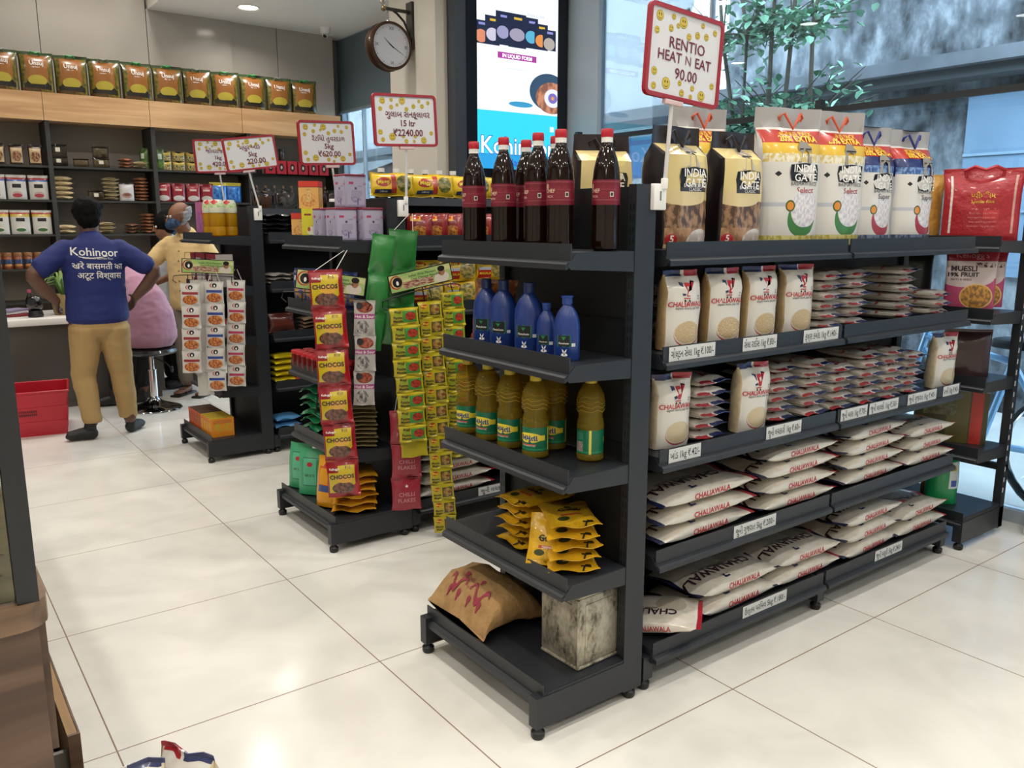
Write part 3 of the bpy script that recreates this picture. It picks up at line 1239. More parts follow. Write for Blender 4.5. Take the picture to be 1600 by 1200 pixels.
# dented tin
t = thing('oil_tin', 'dented old square tin standing by the post on the base shelf', 'tin', (1.2, -3.733, .1385), radians(2))
TIN = grime_mat('old_tin', '#4a463c', '#a79f8c', '#c9c2b2', 6.0)
TIN.node_tree.nodes['Principled BSDF'].inputs['Metallic'].default_value = .45
TIN.node_tree.nodes['Principled BSDF'].inputs['Roughness'].default_value = .45
b = MB()
h, w = .232, .082
for z0, z1, e in ((0, .012, .002), (.012, .22, 0), (.22, h, .002)):
    b.rbox(-w - e, w + e, -w - e, w + e, z0, z1, .006, TIN)
for s in (-1, 1):
    b.rbox(-.055, .055, s * w - .003, s * w + .003, .03, .2, .003, TIN)
    b.rbox(s * w - .003, s * w + .003, -.055, .055, .03, .2, .003, TIN)
b.tube([(-w - .001, -w - .001, .01), (-w - .001, -w - .001, .22)], .0035, TIN, 6)
b.build('tin_body', t)
b = MB()
b.lathe([(.022, 0), (.022, .004), (.018, .005), (.0001, .005)], M('#8d877a', .4, .6), 16, (.03, .03, h))
b.build('lid', t)
b = MB()
b.tube([(-.04, -.0, h), (-.04, 0, h + .012), (0, 0, h + .018), (.02, 0, h)], .002, M('#8d877a', .4, .6), 6)
b.build('handle', t)

# ================================================================== RICE BAGS ON THE LONG GONDOLA
GOLD, ORNG, CREAM = '#c9a52a', '#c65a2a', '#d6d3cb'


def gate_logo(b, bag, u, v, s, arch=True):
    """black plaque with two lines, an arch monument above it"""
    def quad(pts, mat, off):
        b.add([bag.Tm @ bag.pt(u + x * s / bag.w, v + y * s / bag.h, -1, off) for x, y in pts], [tuple(range(len(pts)))], mat)
    BK = M('#17161a', .4)
    quad([(-.5, -.26), (.0, -.3), (.52, -.24), (.55, .1), (.5, .26), (0, .3), (-.52, .24), (-.56, 0)], BK, .0015)
    bag.word(b, 'INDIA', u, v + .13 * s / bag.h, .33 * s, WTX, .01, off=.0065)
    bag.word(b, 'GATE', u, v - .15 * s / bag.h, .33 * s, WTX, .01, off=.0065)
    if arch:
        ST = M('#8f8a80', .5)
        quad([(-.28, .3), (-.16, .3), (-.14, .62), (-.02, .7), (.08, .62), (.1, .3), (.24, .3), (.22, .78), (.14, .84), (.12, .94), (-.16, .98), (-.2, .88), (-.26, .82)], ST, .0013)
        quad([(-.24, .7), (.2, .7), (.2, .74), (-.24, .74)], BK, .0018)


def rice_bag(kind, seed):
    b = MB()
    if kind == 'classic':
        bag = Bag(.185, .35, .13, 3.6, .14, 'flat', .03, .006, seed, .12, topw=.9)
        mf = printed('rice_gold', '#dcc88c', [('rn', .5, .2, 1, .4, '#8a6247', '#b98f63', 7), ('rn', .5, .28, .9, .22, '#4d3628', '#a07a58', 11), ('e', .4, .42, .9, .14, '#d8c494'), ('en', .75, .06, .6, .2, '#d9d3cb', '#b9a8a0', 16), ('e', .16, .07, .2, .1, '#b3262e'), ('e', .72, .76, .2, .1, '#e6d48c'), ('r', .58, .5, .62, .07, '#38302f'), ('r', .5, .02, 1, .03, '#c9b48a')], .3, .3)
        bag.make(b, mf, M('#191315', .3, coat=.3), M('#231a1d', .28, coat=.3), sideth=.9)
        gate_logo(b, bag, .55, .58, .1)
        bag.word(b, 'BASMATI RICE', .58, .515, .015, WTX)
        bag.word(b, 'CLASSIC', .58, .485, .014, WTX)
        bag.word(b, '5', .15, .08, .028, WTX, .02)
        bag.word(b, 'kg', .19, .05, .01, WTX)
        hc, hz = '#191216', .30
    else:
        sup = kind == 'super'
        bag = Bag(.215 if not sup else .2, .43 if not sup else .41, .13, 3.0, .14, 'flat', .05, .007, seed, .2)
        bands = [('r', .5, .79, 1, .1, '#b8362c'), ('r', .5, .70, 1, .085, '#243066' if sup else '#d9b12c'), ('rn', .5, .635, 1, .06, '#7d9cc8' if sup else '#cdb768', '#e3ddc8' if not sup else '#35508a', 20)]
        mf = printed('rice_' + kind, '#d9d6d0', bands + [('e', .62, .2, .5, .27, '#a32f3c' if sup else '#3f7a3a'), ('en', .66, .27, .5, .27, '#e3e1e2', '#c4bfc6', 30), ('r', .2, .3, .5, .03, '#b9bcc4'), ('e', .4, .29, .16, .085, '#4d5a2a'), ('e', .4, .29, .11, .06, '#d88a2a'), ('rn', .5, .03, 1, .09, '#b6a54a' if not sup else '#46506c', '#d6cc8a' if not sup else '#8a93ac', 25), ('d', .2, .52, .09, .04, '#1a1a1c')], .3, .3)
        bag.make(b, mf, M('#c9c8c6', .35, coat=.2) if not sup else printed('rice_super_side', '#c3c3c6', [('r', .5, .79, 3, .1, '#b8362c'), ('r', .5, .66, 3, .15, '#1c2450')], .3), M('#a3a1a0', .3, coat=.3), sideth=.95)
        YT = M('#e9c52e', .45)
        bag.word(b, 'BONUS PACK', .55, .815, .018, YT, .015)
        bag.word(b, '20% EXTRA', .55, .775, .026, YT, .03)
        gate_logo(b, bag, .62, .53, .1)
        bag.word(b, 'BASMATI RICE', .62, .45, .016, M('#3a3a3e', .5))
        bag.word(b, 'Super' if sup else 'Select', .64, .405, .026, M('#a5303a' if not sup else '#5a5560', .5), .005)
        hc, hz = ('#20307c' if sup else '#c6522c'), .37
    rp = MB()
    RM = M(hc, .5)
    z0 = bag.h * .93
    for s in (-1, 1):
        rp.tube([(-.035, s * .006, z0 - .01), (-.04, s * .012, z0), (-.028, s * .02, z0 + .012), (0, s * .026, z0 + (.02 if s > 0 else -.035)), (.028, s * .02, z0 + .012), (.04, s * .012, z0), (.035, s * .006, z0 - .01)], .0042, RM, 7)
    return [settle(b.mesh('rice_bag')), ('rope_handle', rp.mesh('rope_handle'))]


KC, KS, KP = rice_bag('classic', 1), rice_bag('select', 2), rice_bag('super', 3)
KC2, KS2 = rice_bag('classic', 7), rice_bag('select', 8)
for k, x, y, rz, sc, lb in ((KC, 1.545, -3.735, 0, (1.1, 1, 1), 'black and gold rice bag beside the sign pole at the near post'), (KC2, 1.803, -3.735, -4, (1.06, 1, 1), 'black and gold rice bag, second from the sign pole'),
                            (KS, 2.075, -3.735, -16, (1.16, 1, 1.03), 'white rice bag with red and yellow bands, just right of the gold bags'), (KS2, 2.34, -3.735, -16, (1.12, 1, 1.05), 'white rice bag with red and yellow bands standing next to the blue-banded bags'),
                            (KP, 2.585, -3.72, -12, (1.06, 1, 1.02), 'white rice bag with blue band, half hidden behind its bigger neighbour'), (KP, 2.83, -3.735, -6, (1.2, 1.2, 1.02), 'white rice bag with blue band, last of its row before the red bag'),
                            (KS, 1.985, -3.435, -6, (1.1, 1, 1.09), 'white rice bag with red band standing in the back row behind the gold bags'), (KC2, 1.52, -3.44, -20, (1.1, 1, 1), 'black and gold rice bag behind the brown bottles')):
    spawn(k, 'rice_bag', lb, 'rice bag', (x, y, Z1), radians(rz), 'large rice bags on the top shelf', scale=sc)


# store-brand packs
def cart(b, bag, u, v, s):
    def quad(pts, mat, off=.0016):
        b.add([bag.Tm @ bag.pt(u + x * s / bag.w, v + y * s / bag.h, -1, off) for x, y in pts], [tuple(range(len(pts)))], mat)
    quad([(-.5, .55), (-.22, .5), (-.08, -.2), (-.3, -.25)], NAVY)
    quad([(-.12, .5), (.22, .5), (.3, .38), (.18, .3), (.02, .3), (.08, 0), (.3, .1), (.42, .55), (.6, .5), (.62, .58), (.36, .62), (.22, -.28), (-.02, -.28)], REDTX)
    quad([(-.25, -.36), (.25, -.36), (.25, -.42), (-.25, -.42)], REDTX)
    for x in (-.14, .16):
        quad([(x + .07 * cos(a * pi / 4), -.53 + .07 * sin(a * pi / 4)) for a in range(8)], DARKTX)


GRAIN = '#b79a6e'


def rice_pack(seed, tone=GRAIN, lying=False, d=.07):
    b = MB()
    bag = Bag(.142, .232, d, 3.2 if not lying else 2.5, .05, 'flat' if not lying else 'seal', .05, .006 if not lying else .002, seed, .22 if not lying else .09)
    mf = printed('rice_pack_' + tone.strip('#'), '#d8d4cc', [('r', .25, .962, .5, .076, '#252f5e'), ('r', .78, .962, .44, .076, '#a32632'), ('e', .6, .2, .74, .32, '#a8323a'), ('e', .6, .215, .74, .31, '#cfc4ae'), ('en', .6, .222, .68, .28, tone, '#c9b590', 45), ('r', .87, .66, .06, .05, '#4b4b4b'), ('r', .87, .66, .04, .03, '#cfcac1')], .3, .35)
    T = (Matrix.Translation((0, -.116, d * .45)) @ LIE) if lying else Matrix()
    bag.make(b, mf, M(tone, .35, coat=.3, var=.12, vscale=60) if not lying else M('#b9b2a6', .35, coat=.3), sideth=.93, Tm=T)
    cart(b, bag, .52, .74, .05)
    bag.word(b, 'CHALIAWALA', .54, .585, .0215, REDTX, .018)
    bag.word(b, 'expect more, pay less', .55, .535, .0105, DARKTX, .006)
    return settle(b.mesh('rice_packet'))


RP = [rice_pack(11), rice_pack(12, '#a8895e'), rice_pack(13), rice_pack(14, '#b8a078')]
RPW = [rice_pack(15, '#cbbda0'), rice_pack(16, '#c9b795')]
RPL = [rice_pack(20 + i, lying=True, d=.0335) for i in range(4)]
G1G = 'white one-kilo rice packets'
for i, (x, rz) in enumerate(((1.507, -8), (1.70, -10), (1.885, -8), (2.085, -10))):
    put('rice_packet', RP[i], None, (x, -3.797 + .003 * i, Z2 + .002), (radians(2), 0, radians(rz)), (1, 1, 1.0), 'white rice packet standing upright on the second shelf, %s' % ('nearest the post', 'second from the post', 'third from the post', 'fourth from the post')[i], 'packet', G1G)
for i, (x, y, rz, lb) in enumerate(((1.507, -3.775, -8, 'white rice packet standing upright on the third shelf, nearest the post'), (1.872, -3.79, -8, 'white rice packet standing upright on the third shelf between two stacks'), (3.13, -3.79, -10, 'white rice packet standing upright at the far end of the third shelf'))):
    put('rice_packet', RPW[i % 2], None, (x, y, Z3 + .0025), (radians(3), 0, radians(rz)), (1, 1, .98), lb, 'packet', G1G)


def stack(x, y, z, n, th, meshes, rz, where, name, what, cat, group, seed=0, jit=.005, sc=(1, 1, 1), yaw=5):
    R = random.Random(seed * 7 + 1)
    for k in range(n):
        put(name, meshes[R.randrange(len(meshes))], None, (x + R.uniform(-jit, jit), y + R.uniform(-jit, jit), z + th * k), (radians(R.uniform(-.6, .6)) if k else 0, radians(R.uniform(-.6, .6)) if k else 0, radians(rz + R.uniform(-yaw, yaw))), sc,
            '%s, %s%s' % (what, nth_up(k, n) if n > 1 else '', where if n > 1 else where.replace(' of the ', 'in the ')), cat, group)


for i, (x, n, y) in enumerate(((2.262, 6, -3.722), (2.435, 6, -3.722), (2.80, 6, -3.70), (3.03, 3, -3.722))):
    stack(x, y, Z2, n, .0345, RPL, 180, ' of the %s flat stack, second shelf' % ORD[i], 'rice_packet', 'white rice packet', 'packet', G1G, i + 1)
for i, (x, n, y) in enumerate(((1.66, 6, -3.715), (2.05, 6, -3.70), (2.215, 6, -3.715), (2.385, 5, -3.715), (2.555, 6, -3.722), (2.715, 6, -3.722), (2.885, 5, -3.715))):
    stack(x, y, Z3, n, .0345, RPL, 180, ' of the %s flat stack, third shelf' % ORD[i], 'rice_packet', 'white rice packet', 'packet', G1G, i + 11)
stack(1.6, -3.657, Z2, 5, .036, RPL, 179, ' of the back stack nearest the post', 'rice_packet', 'white rice packet', 'packet', G1G, 31, .001, (1, .86, 1), 1.5)
stack(1.93, -3.657, Z2, 5, .036, RPL, 181, ' of the farther back stack', 'rice_packet', 'white rice packet', 'packet', G1G, 32, .001, (1, .86, 1), 1.5)


# five-kilo sacks lying lengthwise
def sack(seed, d=.054, L=.45):
    b = MB()
    bag = Bag(.25, L, d, 3.2, .05, 'seal', .05, .004, seed, .2)
    mf = printed('store_sack', '#d6d0c5', [('r', .5, .975, 1, .05, '#1b2144'), ('r', .5, .02, 1, .05, '#a62431'), ('rn', .5, .5, .98, .86, '#d6d0c5', '#cdc3b2', 8), ('e', .62, .3, .5, .3, '#b9ae9c')], .3, .35)
    bag.make(b, mf, Tm=Matrix.Rotation(pi / 2, 4, 'Z') @ Matrix.Translation((0, -L / 2, d * .42)) @ LIE)
    bag.edge_word(b, 'CHALIAWALA', .47, .026, REDTX, .02, -1, True, .001)
    bag.word(b, 'r', .13, .62, .05, NAVY, .03)
    bag.word(b, 'CHALIAWALA', .32, .62, .055, M('#3a1f2e', .4), .02, rot=pi / 2)
    bag.word(b, 'expect more, pay less', .42, .62, .02, DARKTX, .0, rot=pi / 2)
    return settle(b.mesh('rice_sack'))


SKM = [sack(41), sack(42), sack(43)]
G5 = 'white five-kilo rice sacks'
for i, (x, n, sc) in enumerate(((1.655, 3, 1.05), (2.135, 4, 1), (2.615, 4, 1), (3.03, 3, .92))):
    stack(x, -3.712 - .003 * (i % 2), Z4, n, .0585, SKM, 1, ' of the %s sack pile on the fourth shelf' % ORD[i], 'rice_sack', 'white rice sack', 'sack', G5, i + 51, .003, (sc, 1, 1), 1)
ZB = .1335
for i, (x, n, sc) in enumerate(((1.84, 2, 1.0), (2.225, 2, .95), (2.64, 3, 1), (3.02, 2, .95))):
    stack(x, -3.713, ZB, n, .0655, SKM, 2, ' of the %s sack pile on the base shelf' % ORD[i], 'rice_sack', 'white rice sack', 'sack', G5, i + 61, .003, (sc, 1, 1.1), 1.2)
put('rice_sack', SKM[1], None, (1.5, -3.745, ZB + .02), (radians(6), radians(-6), radians(-52)), (.72, .75, 1), 'smaller white rice sack slipping over the lip beside the post, base shelf', 'sack', G5)

# paper price tags on the shelf lips
TAGM = M('#c9cac8', .6)


def shelf_tag(x, r, txt, w, lb):
    b = MB()
    b.box(-w / 2, w / 2, -.0008, 0, -.021, .021, TAGM)
    b.word(txt, lambda p, q: (p, -.0012, q), .031, DARKTX, bold=.008, sx=min(1, (w * .92) / (lettering(txt, .008)[2] * .031)))
    tag(b.build('price_tag', loc=(x, -3.8565, r - .0235)), lb, 'price tag', 'price tags on the shelf lips')


for x, r, txt, w, lb in ((1.515, 1.07, 'ગોલ્ડન સેલા 1kg ₹.100/-', .2, 'white price tag reading 100 under the first upright packets, second shelf'), (1.83, 1.07, 'સેલા રાઈસ 1kg ₹.80/-', .17, 'white price tag reading 80 under the upright packets, second shelf'),
                         (2.16, 1.07, 'કૃષ્ણ કમોદ 1kg ₹.140/-', .2, 'white price tag reading 140 on the second shelf'), (1.5, .765, 'ખાંડ 1kg ₹.42/-', .14, 'white price tag reading 42 on the third shelf by the post'),
                         (1.985, .765, 'જુની લચકારી 1kg ₹.60/-', .19, 'white price tag reading 60 on the third shelf'), (2.4, .765, 'જુની બાસ 1kg ₹.70/-', .17, 'white price tag at the start of the second bay, third shelf'),
                         (2.6, .765, 'જુની લાલકી 1kg ₹.50/-', .2, 'white price tag reading 50 on the third shelf'), (2.88, .765, 'જુની ગુજરાત 1kg ₹.40/-', .22, 'white price tag reading 40 on the third shelf'), (3.11, .765, 'રતની 1kg ₹.40/-', .13, 'last white price tag at the far end of the third shelf'),
                         (1.86, .455, 'જુની ગુજરાત 5kg ₹.200/-', .22, 'white price tag reading 200 on the fourth shelf'), (1.94, .155, 'ઉત્તમ પરિમલ 5kg ₹.180/-', .24, 'white price tag reading 180 on the base shelf'), (2.73, .155, 'જુની મસૂરી 5kg ₹.240/-', .2, 'white price tag reading 240 on the base shelf')):
    shelf_tag(x, r, txt, w, lb)

# ================================================================== SHARED KITS FOR THE FARTHER RACKS
def soft(w, h, d, mat, seed=1, lie=False, bot=None, n=2.6, hdr=.06, words=(), side=None, top=None, pillow=True, wr=.004):
    """one filled packet; words = (text, u, v, size, material, bold)"""
    b = MB()
    bag = Bag(w, h, d, n, hdr, bot or ('seal' if pillow else 'flat'), .05, wr, seed, .22)
    bag.make(b, mat, side, top, Tm=(Matrix.Translation((0, -h / 2, d / 2)) @ LIE) if lie else Matrix(), R=11)
    for t, u, v, s, m, bo in words:
        bag.word(b, t, u, v, s, m, bo)
    return settle(b.mesh('packet'))


def rows(meshes, name, cat, group, items):
    for i, (x, y, z, rz, lb) in enumerate(items):
        put(name, meshes[i % len(meshes)], None, (x, y, z), (0, 0, radians(rz)), (1, 1, 1), lb, cat, group)


YEL, RED = '#d9b41e', '#b02026'
# ------------------------------------------------------------------ window rack goods
t = thing('rice_bag', 'big red carry bag of rice with looped handles at the end of the window rack', 'rice bag', (3.55, -3.70, Z1), radians(-62))
b = MB()
bag = Bag(.32, .31, .11, 2.8, .06, 'flat', .06, .01, 21, .3)
RB = printed('red_carry', '#a31f29', [('r', .62, .36, .2, .12, '#c0363c'), ('r', .1, .5, .03, .8, '#d9cfc6'), ('r', .9, .5, .03, .8, '#c99a90')], .4, .2, bump=.4)
bag.make(b, RB, M('#a31c27', .4))
GT = M('#d9b23c', .4)
for w, v, s in (('પ્રીમિયમ', .62, .03), ('Special Rice', .54, .02)):
    bag.word(b, w, .5, v, s, GT, .01)
for i in range(5):
    bag.word(b, 'finest aged long grain rice', .5 + .02 * (i % 2), .44 - .06 * i, .011, M('#d98a86', .5), 0)
b.build('bag_body', t)
for s in (-1, 1):
    h = MB()
    h.tube([(-.07, s * .012, .27), (-.075, s * .02, .3), (-.04, s * .05, .315), (0, s * .055, .30), (.04, s * .05, .315), (.075, s * .02, .3), (.07, s * .012, .27)], .008, M('#b02530', .5), 6)
    h.build('strap_handle', t)
t = thing('rice_bag', 'ochre yellow cloth bag with a red strap, beside the red carry bag', 'rice bag', (3.5, -3.43, Z1), radians(-65))
b = MB()
bag = Bag(.24, .29, .13, 2.6, .05, 'flat', .08, .014, 22, .3)
bag.make(b, printed('ochre_bag', '#b98a3a', [('e', .5, .6, .3, .2, '#c79c4c'), ('e', .5, .6, .09, .07, '#a3452c'), ('r', .3, .25, .2, .15, '#d3cbb8')], .5, 0, bump=.4))
b.build('bag_body', t)
h = MB()
h.tube([(-.05, -.01, .27), (-.06, -.02, .33), (-.02, -.03, .38), (.02, -.02, .34), (.04, -.01, .27)], .007, M('#c0303a', .5), 6)
h.build('strap_handle', t)
mu = printed('muesli', '#c9b9b6', [('r', .5, .89, 1, .22, '#8f1f2c'), ('r', .5, .25, 1, .5, '#b5486e'), ('e', .4, .5, 1.1, .3, '#c9b9b6'), ('e', .62, .2, .66, .42, '#d8b06a'), ('en', .62, .2, .6, .38, '#c98f3a', '#7d5a32', 16), ('rn', .75, .72, .4, .08, '#4a1c26', '#c9b9b6', 14)], .35, .2)
m1 = soft(.22, .31, .08, mu, 3, pillow=False, words=(("Kellogg's", .5, .88, .04, M('#c98f92', .5), .005), ('MUESLI', .34, .66, .036, M('#3a2030', .5), .03), ('19% FRUIT', .34, .56, .03, M('#2c1a26', .5), .03), ('NUTS & SEEDS', .3, .48, .014, M('#2c1a26', .5), .01)))
put('cereal_pouch', m1, None, (3.475, -3.72, Z2), (0, 0, radians(-58)), (.95, .8, .85), 'muesli pouch with a maroon top facing out on the window rack', 'pouch', 'cereal pouches')
put('cereal_pouch', m1, None, (3.585, -3.72, Z2), (0, 0, radians(-58)), (.85, .8, .83), 'muesli pouch standing behind the front one on the window rack', 'pouch', 'cereal pouches')
b1 = soft(.2, .21, .07, M('#3a2326', .3, coat=.3, bump=.3, bscale=20), 5, pillow=False)
put('snack_pouch', b1, None, (3.49, -3.73, Z3), (0, 0, radians(-50)), (1, 1, 1), 'dark brown glossy pouch on the window rack in front of the bicycle', 'pouch')
d1 = soft(.22, .26, .08, M('#262c26', .35, coat=.2), 6, pillow=False)
put('snack_pouch', d1, None, (3.5, -3.42, Z2), (0, 0, radians(-60)), (1, 1, 1), 'dark olive pouch left of the muesli on the window rack', 'pouch')
b = MB()
b.ubox(-.15, .15, -.05, .05, 0, .24, [printed('tea_box', '#3b3a1e', [('r', .85, .5, .16, 1, '#a82a22'), ('r', .6, .5, .3, 1, '#5a5428'), ('rn', .35, .7, .45, .35, '#6a6a4a', '#4a4a34', 12), ('r', .2, .92, .5, .1, '#c2a92a')], .35)] + [M('#3b3a1e', .4)] * 2 + [printed('tea_box_end', '#b9a78c', [('rn', .5, .5, .4, .8, '#7a3a2a', '#b9a78c', 12)], .4)] + [M('#b5942a', .4), M('#3b3a1e', .4)])
tag(b.build('tea_carton', loc=(3.52, -3.67, .429), rot=(0, 0, radians(-62))), 'dark carton with a red stripe on the window rack', 'box')
g1 = soft(.15, .26, .09, printed('green_bag', '#0f8a4e', [('r', .75, .55, .35, .5, '#cfd8d2'), ('r', .75, .4, .2, .12, '#2a4aa0'), ('r', .72, .68, .2, .08, '#c2a92a')], .3, .3), 8, pillow=False, wr=.01)
put('detergent_bag', g1, None, (3.44, -3.70, .149), (0, 0, radians(-35)), (1, 1, .95), 'green bag standing on the base of the window rack', 'bag')
g2 = soft(.14, .25, .1, printed('amber_bag', '#c08a2a', [('r', .4, .72, .5, .3, '#cdbfa5'), ('r', .75, .4, .3, .2, '#5a5a62')], .35, .3), 9, pillow=False, wr=.01)
put('detergent_bag', g2, None, (3.56, -3.62, .149), (0, 0, radians(-35)), (1, 1, 1), 'amber yellow bag behind the green one on the window rack', 'bag')

# ------------------------------------------------------------------ middle end rack: top
def tin_kit():
    b = MB()
    tm = printed('lilac_tin', '#a9a3b8', [('r', .5, .03, 1, .06, '#8d869e'), ('r', .25, .8, .25, .08, '#a83a56'), ('r', .5, .62, .12, .08, '#4e4d5e'), ('en', .5, .28, .55, .3, '#a9a3b8', '#7d6a8e', 14), ('r', .6, .16, .06, .2, '#3c4a86'), ('rn', .55, .45, .6, .2, '#a9a3b8', '#8e88a0', 30)], .35, .2)
    b.rbox(-.05, .05, -.05, .05, 0, .132, .006, tm)
    for s, rz in enumerate((0, pi / 2, pi, -pi / 2)):
        b.T = Matrix.Rotation(rz, 4, 'Z')
        b.add([(-.043, -.0505, .004), (.043, -.0505, .004), (.043, -.0505, .126), (-.043, -.0505, .126)], [(0, 1, 2, 3)], tm, [(0, 0), (1, 0), (1, 1), (0, 1)])
        b.word('oil', lambda x, y: (x + .022, -.051, y + .1), .018, M('#a83a56', .4), .02)
        b.word('soyabean', lambda x, y: (x + .02, -.051, y + .09), .006, M('#4e4d5e', .4))
    b.T = Matrix()
    body = b.mesh('tin')
    c = MB()
    c.rbox(-.051, .051, -.051, .051, .13, .139, .005, M('#8f2f45', .4))
    for i in range(18):
        c.box(-.05 + i * .0057, -.048 + i * .0057, -.0516, -.051, .126, .137, M('#6d2036', .4))
    return [body, ('lid', c.mesh('lid'))]


KT = tin_kit()
for x, y, z, rz, lb in ((1.225, -1.99, Z1, -3, 'lilac square tin at the left end of the tin row'), (1.225, -2.13, Z1, 0, 'lilac square tin, second from the left in the tin row'), (1.335, -2.16, Z1, 2, 'lilac square tin at the right end near the post'),
                        (1.335, -2.04, Z1, 0, 'lilac square tin in the back row behind the others'), (1.275, -2.12, Z1 + .1397, 4, 'lilac square tin stacked on top of the tin row')):
    spawn(KT, 'square_tin', lb, 'tin', (x, y, z), radians(rz), 'lilac tins on the middle end rack')


def carton(w, d, h, front, side, top, name='carton'):
    b = MB()
    b.ubox(-w / 2, w / 2, -d / 2, d / 2, 0, h, [front, front, side, side, top, top])
    return b.mesh(name)


orc = printed('orange_carton', '#d3a25a', [('r', .5, .9, 1, .22, '#c23526'), ('r', .5, .78, 1, .03, '#7a2a22'), ('en', .5, .3, .8, .5, '#d3a25a', '#b9743a', 9), ('rn', .5, .5, .3, .5, '#d8b87a', '#b98a4a', 14)], .4)
yec = printed('yellow_carton', '#c9c02a', [('e', .55, .28, .5, .3, '#d8d6c2'), ('e', .5, .08, .6, .16, '#1f6a3a'), ('e', .4, .34, .16, .14, '#a8402a'), ('r', .35, .8, .4, .06, '#7a3a22')], .4)
oc = carton(.09, .07, .12, orc, orc, M('#c23526', .4))
yc = carton(.08, .07, .14, yec, yec, M('#c9c02a', .4))
for me, x, y, z, lb in ((oc, 1.225, -1.72, Z1, 'orange carton with a red lid band at the left end of the end rack top'), (yc, 1.225, -1.83, Z1, 'yellow carton with a green foot between the orange carton and the tins'), (oc, 1.225, -1.82, Z1 + .1405, 'orange carton stacked on the yellow carton')):
    put('carton', me, None, (x, y, z), (0, 0, radians(-40)), (1, 1, 1), lb, 'carton', 'cartons on the middle end rack')

# second shelf: blue snack packets; third: red jars; fourth: green, red and khaki packets; base
bl = printed('blue_snack', '#243a78', [('rn', .5, .3, .8, .4, '#c9923a', '#2d5aa0', 5), ('r', .5, .72, .8, .14, '#d9d6d0'), ('r', .5, .72, .6, .08, '#20242e')], .3, .3)
blm = [soft(.13, .16, .05, bl, i) for i in (1, 2)]
rows(blm, 'snack_packet', 'packet', 'blue snack packets', [(1.225 + .01 * (i % 2), -1.71 - .105 * i, Z2, -60 + 4 * i, 'blue snack packet, %s from the left on the middle end rack' % ORD[i]) for i in range(5)])


def jar_kit(lid, fill, r=.026, h=.075):
    b = MB()
    b.lathe([(r * .92, 0), (r, .004), (r, h * .72), (r * .85, h * .78)], fill, 16)
    c = MB()
    c.lathe([(r * .98, h * .76), (r * 1.02, h * .8), (r * 1.02, h * .97), (r * .95, h), (.0001, h)], lid, 16)
    return [b.mesh('jar'), ('lid', c.mesh('lid'))]


KJ = jar_kit(M('#b01c20', .35), liquid('#7a1c1c', .35))
for i in range(9):
    for j in range(2):
        spawn(KJ, 'spice_jar', 'small red jar, %s from the left in the %s row' % (ORD[i], ('front', 'back')[j]), 'jar', (1.185 + .057 * j, -1.665 - .058 * i, Z3), 0, 'red spice jars')
gr = M('#1f7a4c', .28, coat=.4, bump=.25, bscale=22)
grm = [soft(.17, .2, .035, gr, i, True, wr=.008) for i in (1, 2)]
for k in range(6):
    put('snack_packet', grm[k % 2], None, (1.28, -1.78, Z4 + .036 * k), (0, 0, radians(-80 + 6 * (k % 3))), (1, 1, 1), 'green packet, %s of its stack on the middle end rack' % nth_up(k, 6), 'packet', 'green packets')
rd = [soft(.12, .15, .03, M('#9c2a20', .3, coat=.3), 4, True)]
for k in range(4):
    put('snack_packet', rd[0], None, (1.275, -1.945, Z4 + .031 * k), (0, 0, radians(-70 + 5 * k)), (1, 1, 1), 'red packet, %s of its stack on the middle end rack' % nth_up(k, 4), 'packet', 'red packets')
kh = [soft(.17, .17, .018, M('#8a7c5a', .5), 6, True, wr=.002)]
for k in range(10):
    put('snack_packet', kh[0], None, (1.27, -2.125, Z4 + .0188 * k), (0, 0, radians(-28 + 3 * (k % 3))), (1, 1, 1), 'thin khaki packet, %s of its stack on the middle end rack' % nth_up(k, 10), 'packet', 'khaki packets')
ZE = .1385
gp = printed('mint_pouch', '#3f9c6e', [('r', .5, .5, .56, .62, '#2f6a52'), ('r', .5, .5, .52, .58, '#58b088'), ('e', .5, .66, .22, .1, '#b0303a'), ('rn', .5, .42, .4, .06, '#2a4a3c', '#58b088', 30)], .35, .2)
gpm = soft(.14, .22, .05, gp, 2, pillow=False)
for i, (x, y, rz) in enumerate(((1.152, -1.71, -62), (1.155, -1.84, -52))):
    put('flour_pouch', gpm, None, (x, y, ZE + .004), (radians(-6), 0, radians(rz)), (1, 1, 1), 'mint green pouch standing on the base shelf, %s one' % ('left', 'right')[i], 'pouch', 'mint green pouches')
dkg = soft(.11, .17, .05, printed('dark_green', '#14301f', [('rn', .5, .5, .9, .9, '#14301f', '#1f5a38', 6), ('r', .4, .4, .3, .15, '#a02a2a')], .3, .3), 5, pillow=False)
for i in range(3):
    put('flour_pouch', dkg, None, (1.235 + .045 * i, -1.86 - .05 * i, ZE), (0, 0, radians(-55)), (1, 1, 1), 'dark green pouch behind the mint ones, %s from the front' % ORD[i], 'pouch', 'dark green pouches')
op = soft(.12, .23, .06, printed('orange_pouch', '#d8961c', [('r', .4, .6, .5, .4, '#c2502a'), ('r', .4, .6, .42, .32, '#d8961c'), ('r', .45, .36, .6, .13, '#3a4a80'), ('e', .55, .82, .4, .1, '#b5303a')], .35, .3), 6, pillow=False)
put('flour_pouch', op, None, (1.14, -2.055, ZE + .006), (radians(-8), 0, radians(-62)), (1, 1, 1), 'orange pouch with a blue band standing on the base shelf behind the cereal strip', 'pouch')
yp = [soft(.2, .19, .03, M('#c98f1c', .3, coat=.3, bump=.2, bscale=24), i, True, wr=.006) for i in (3, 4)]
for k in range(6):
    put('snack_packet', yp[k % 2], None, (1.235, -2.135, ZE + .031 * k), (0, 0, radians(-28 + 4 * (k % 3))), (1, 1, 1), 'amber packet, %s of its stack on the base of the middle end rack' % nth_up(k, 6), 'packet', 'amber packets')

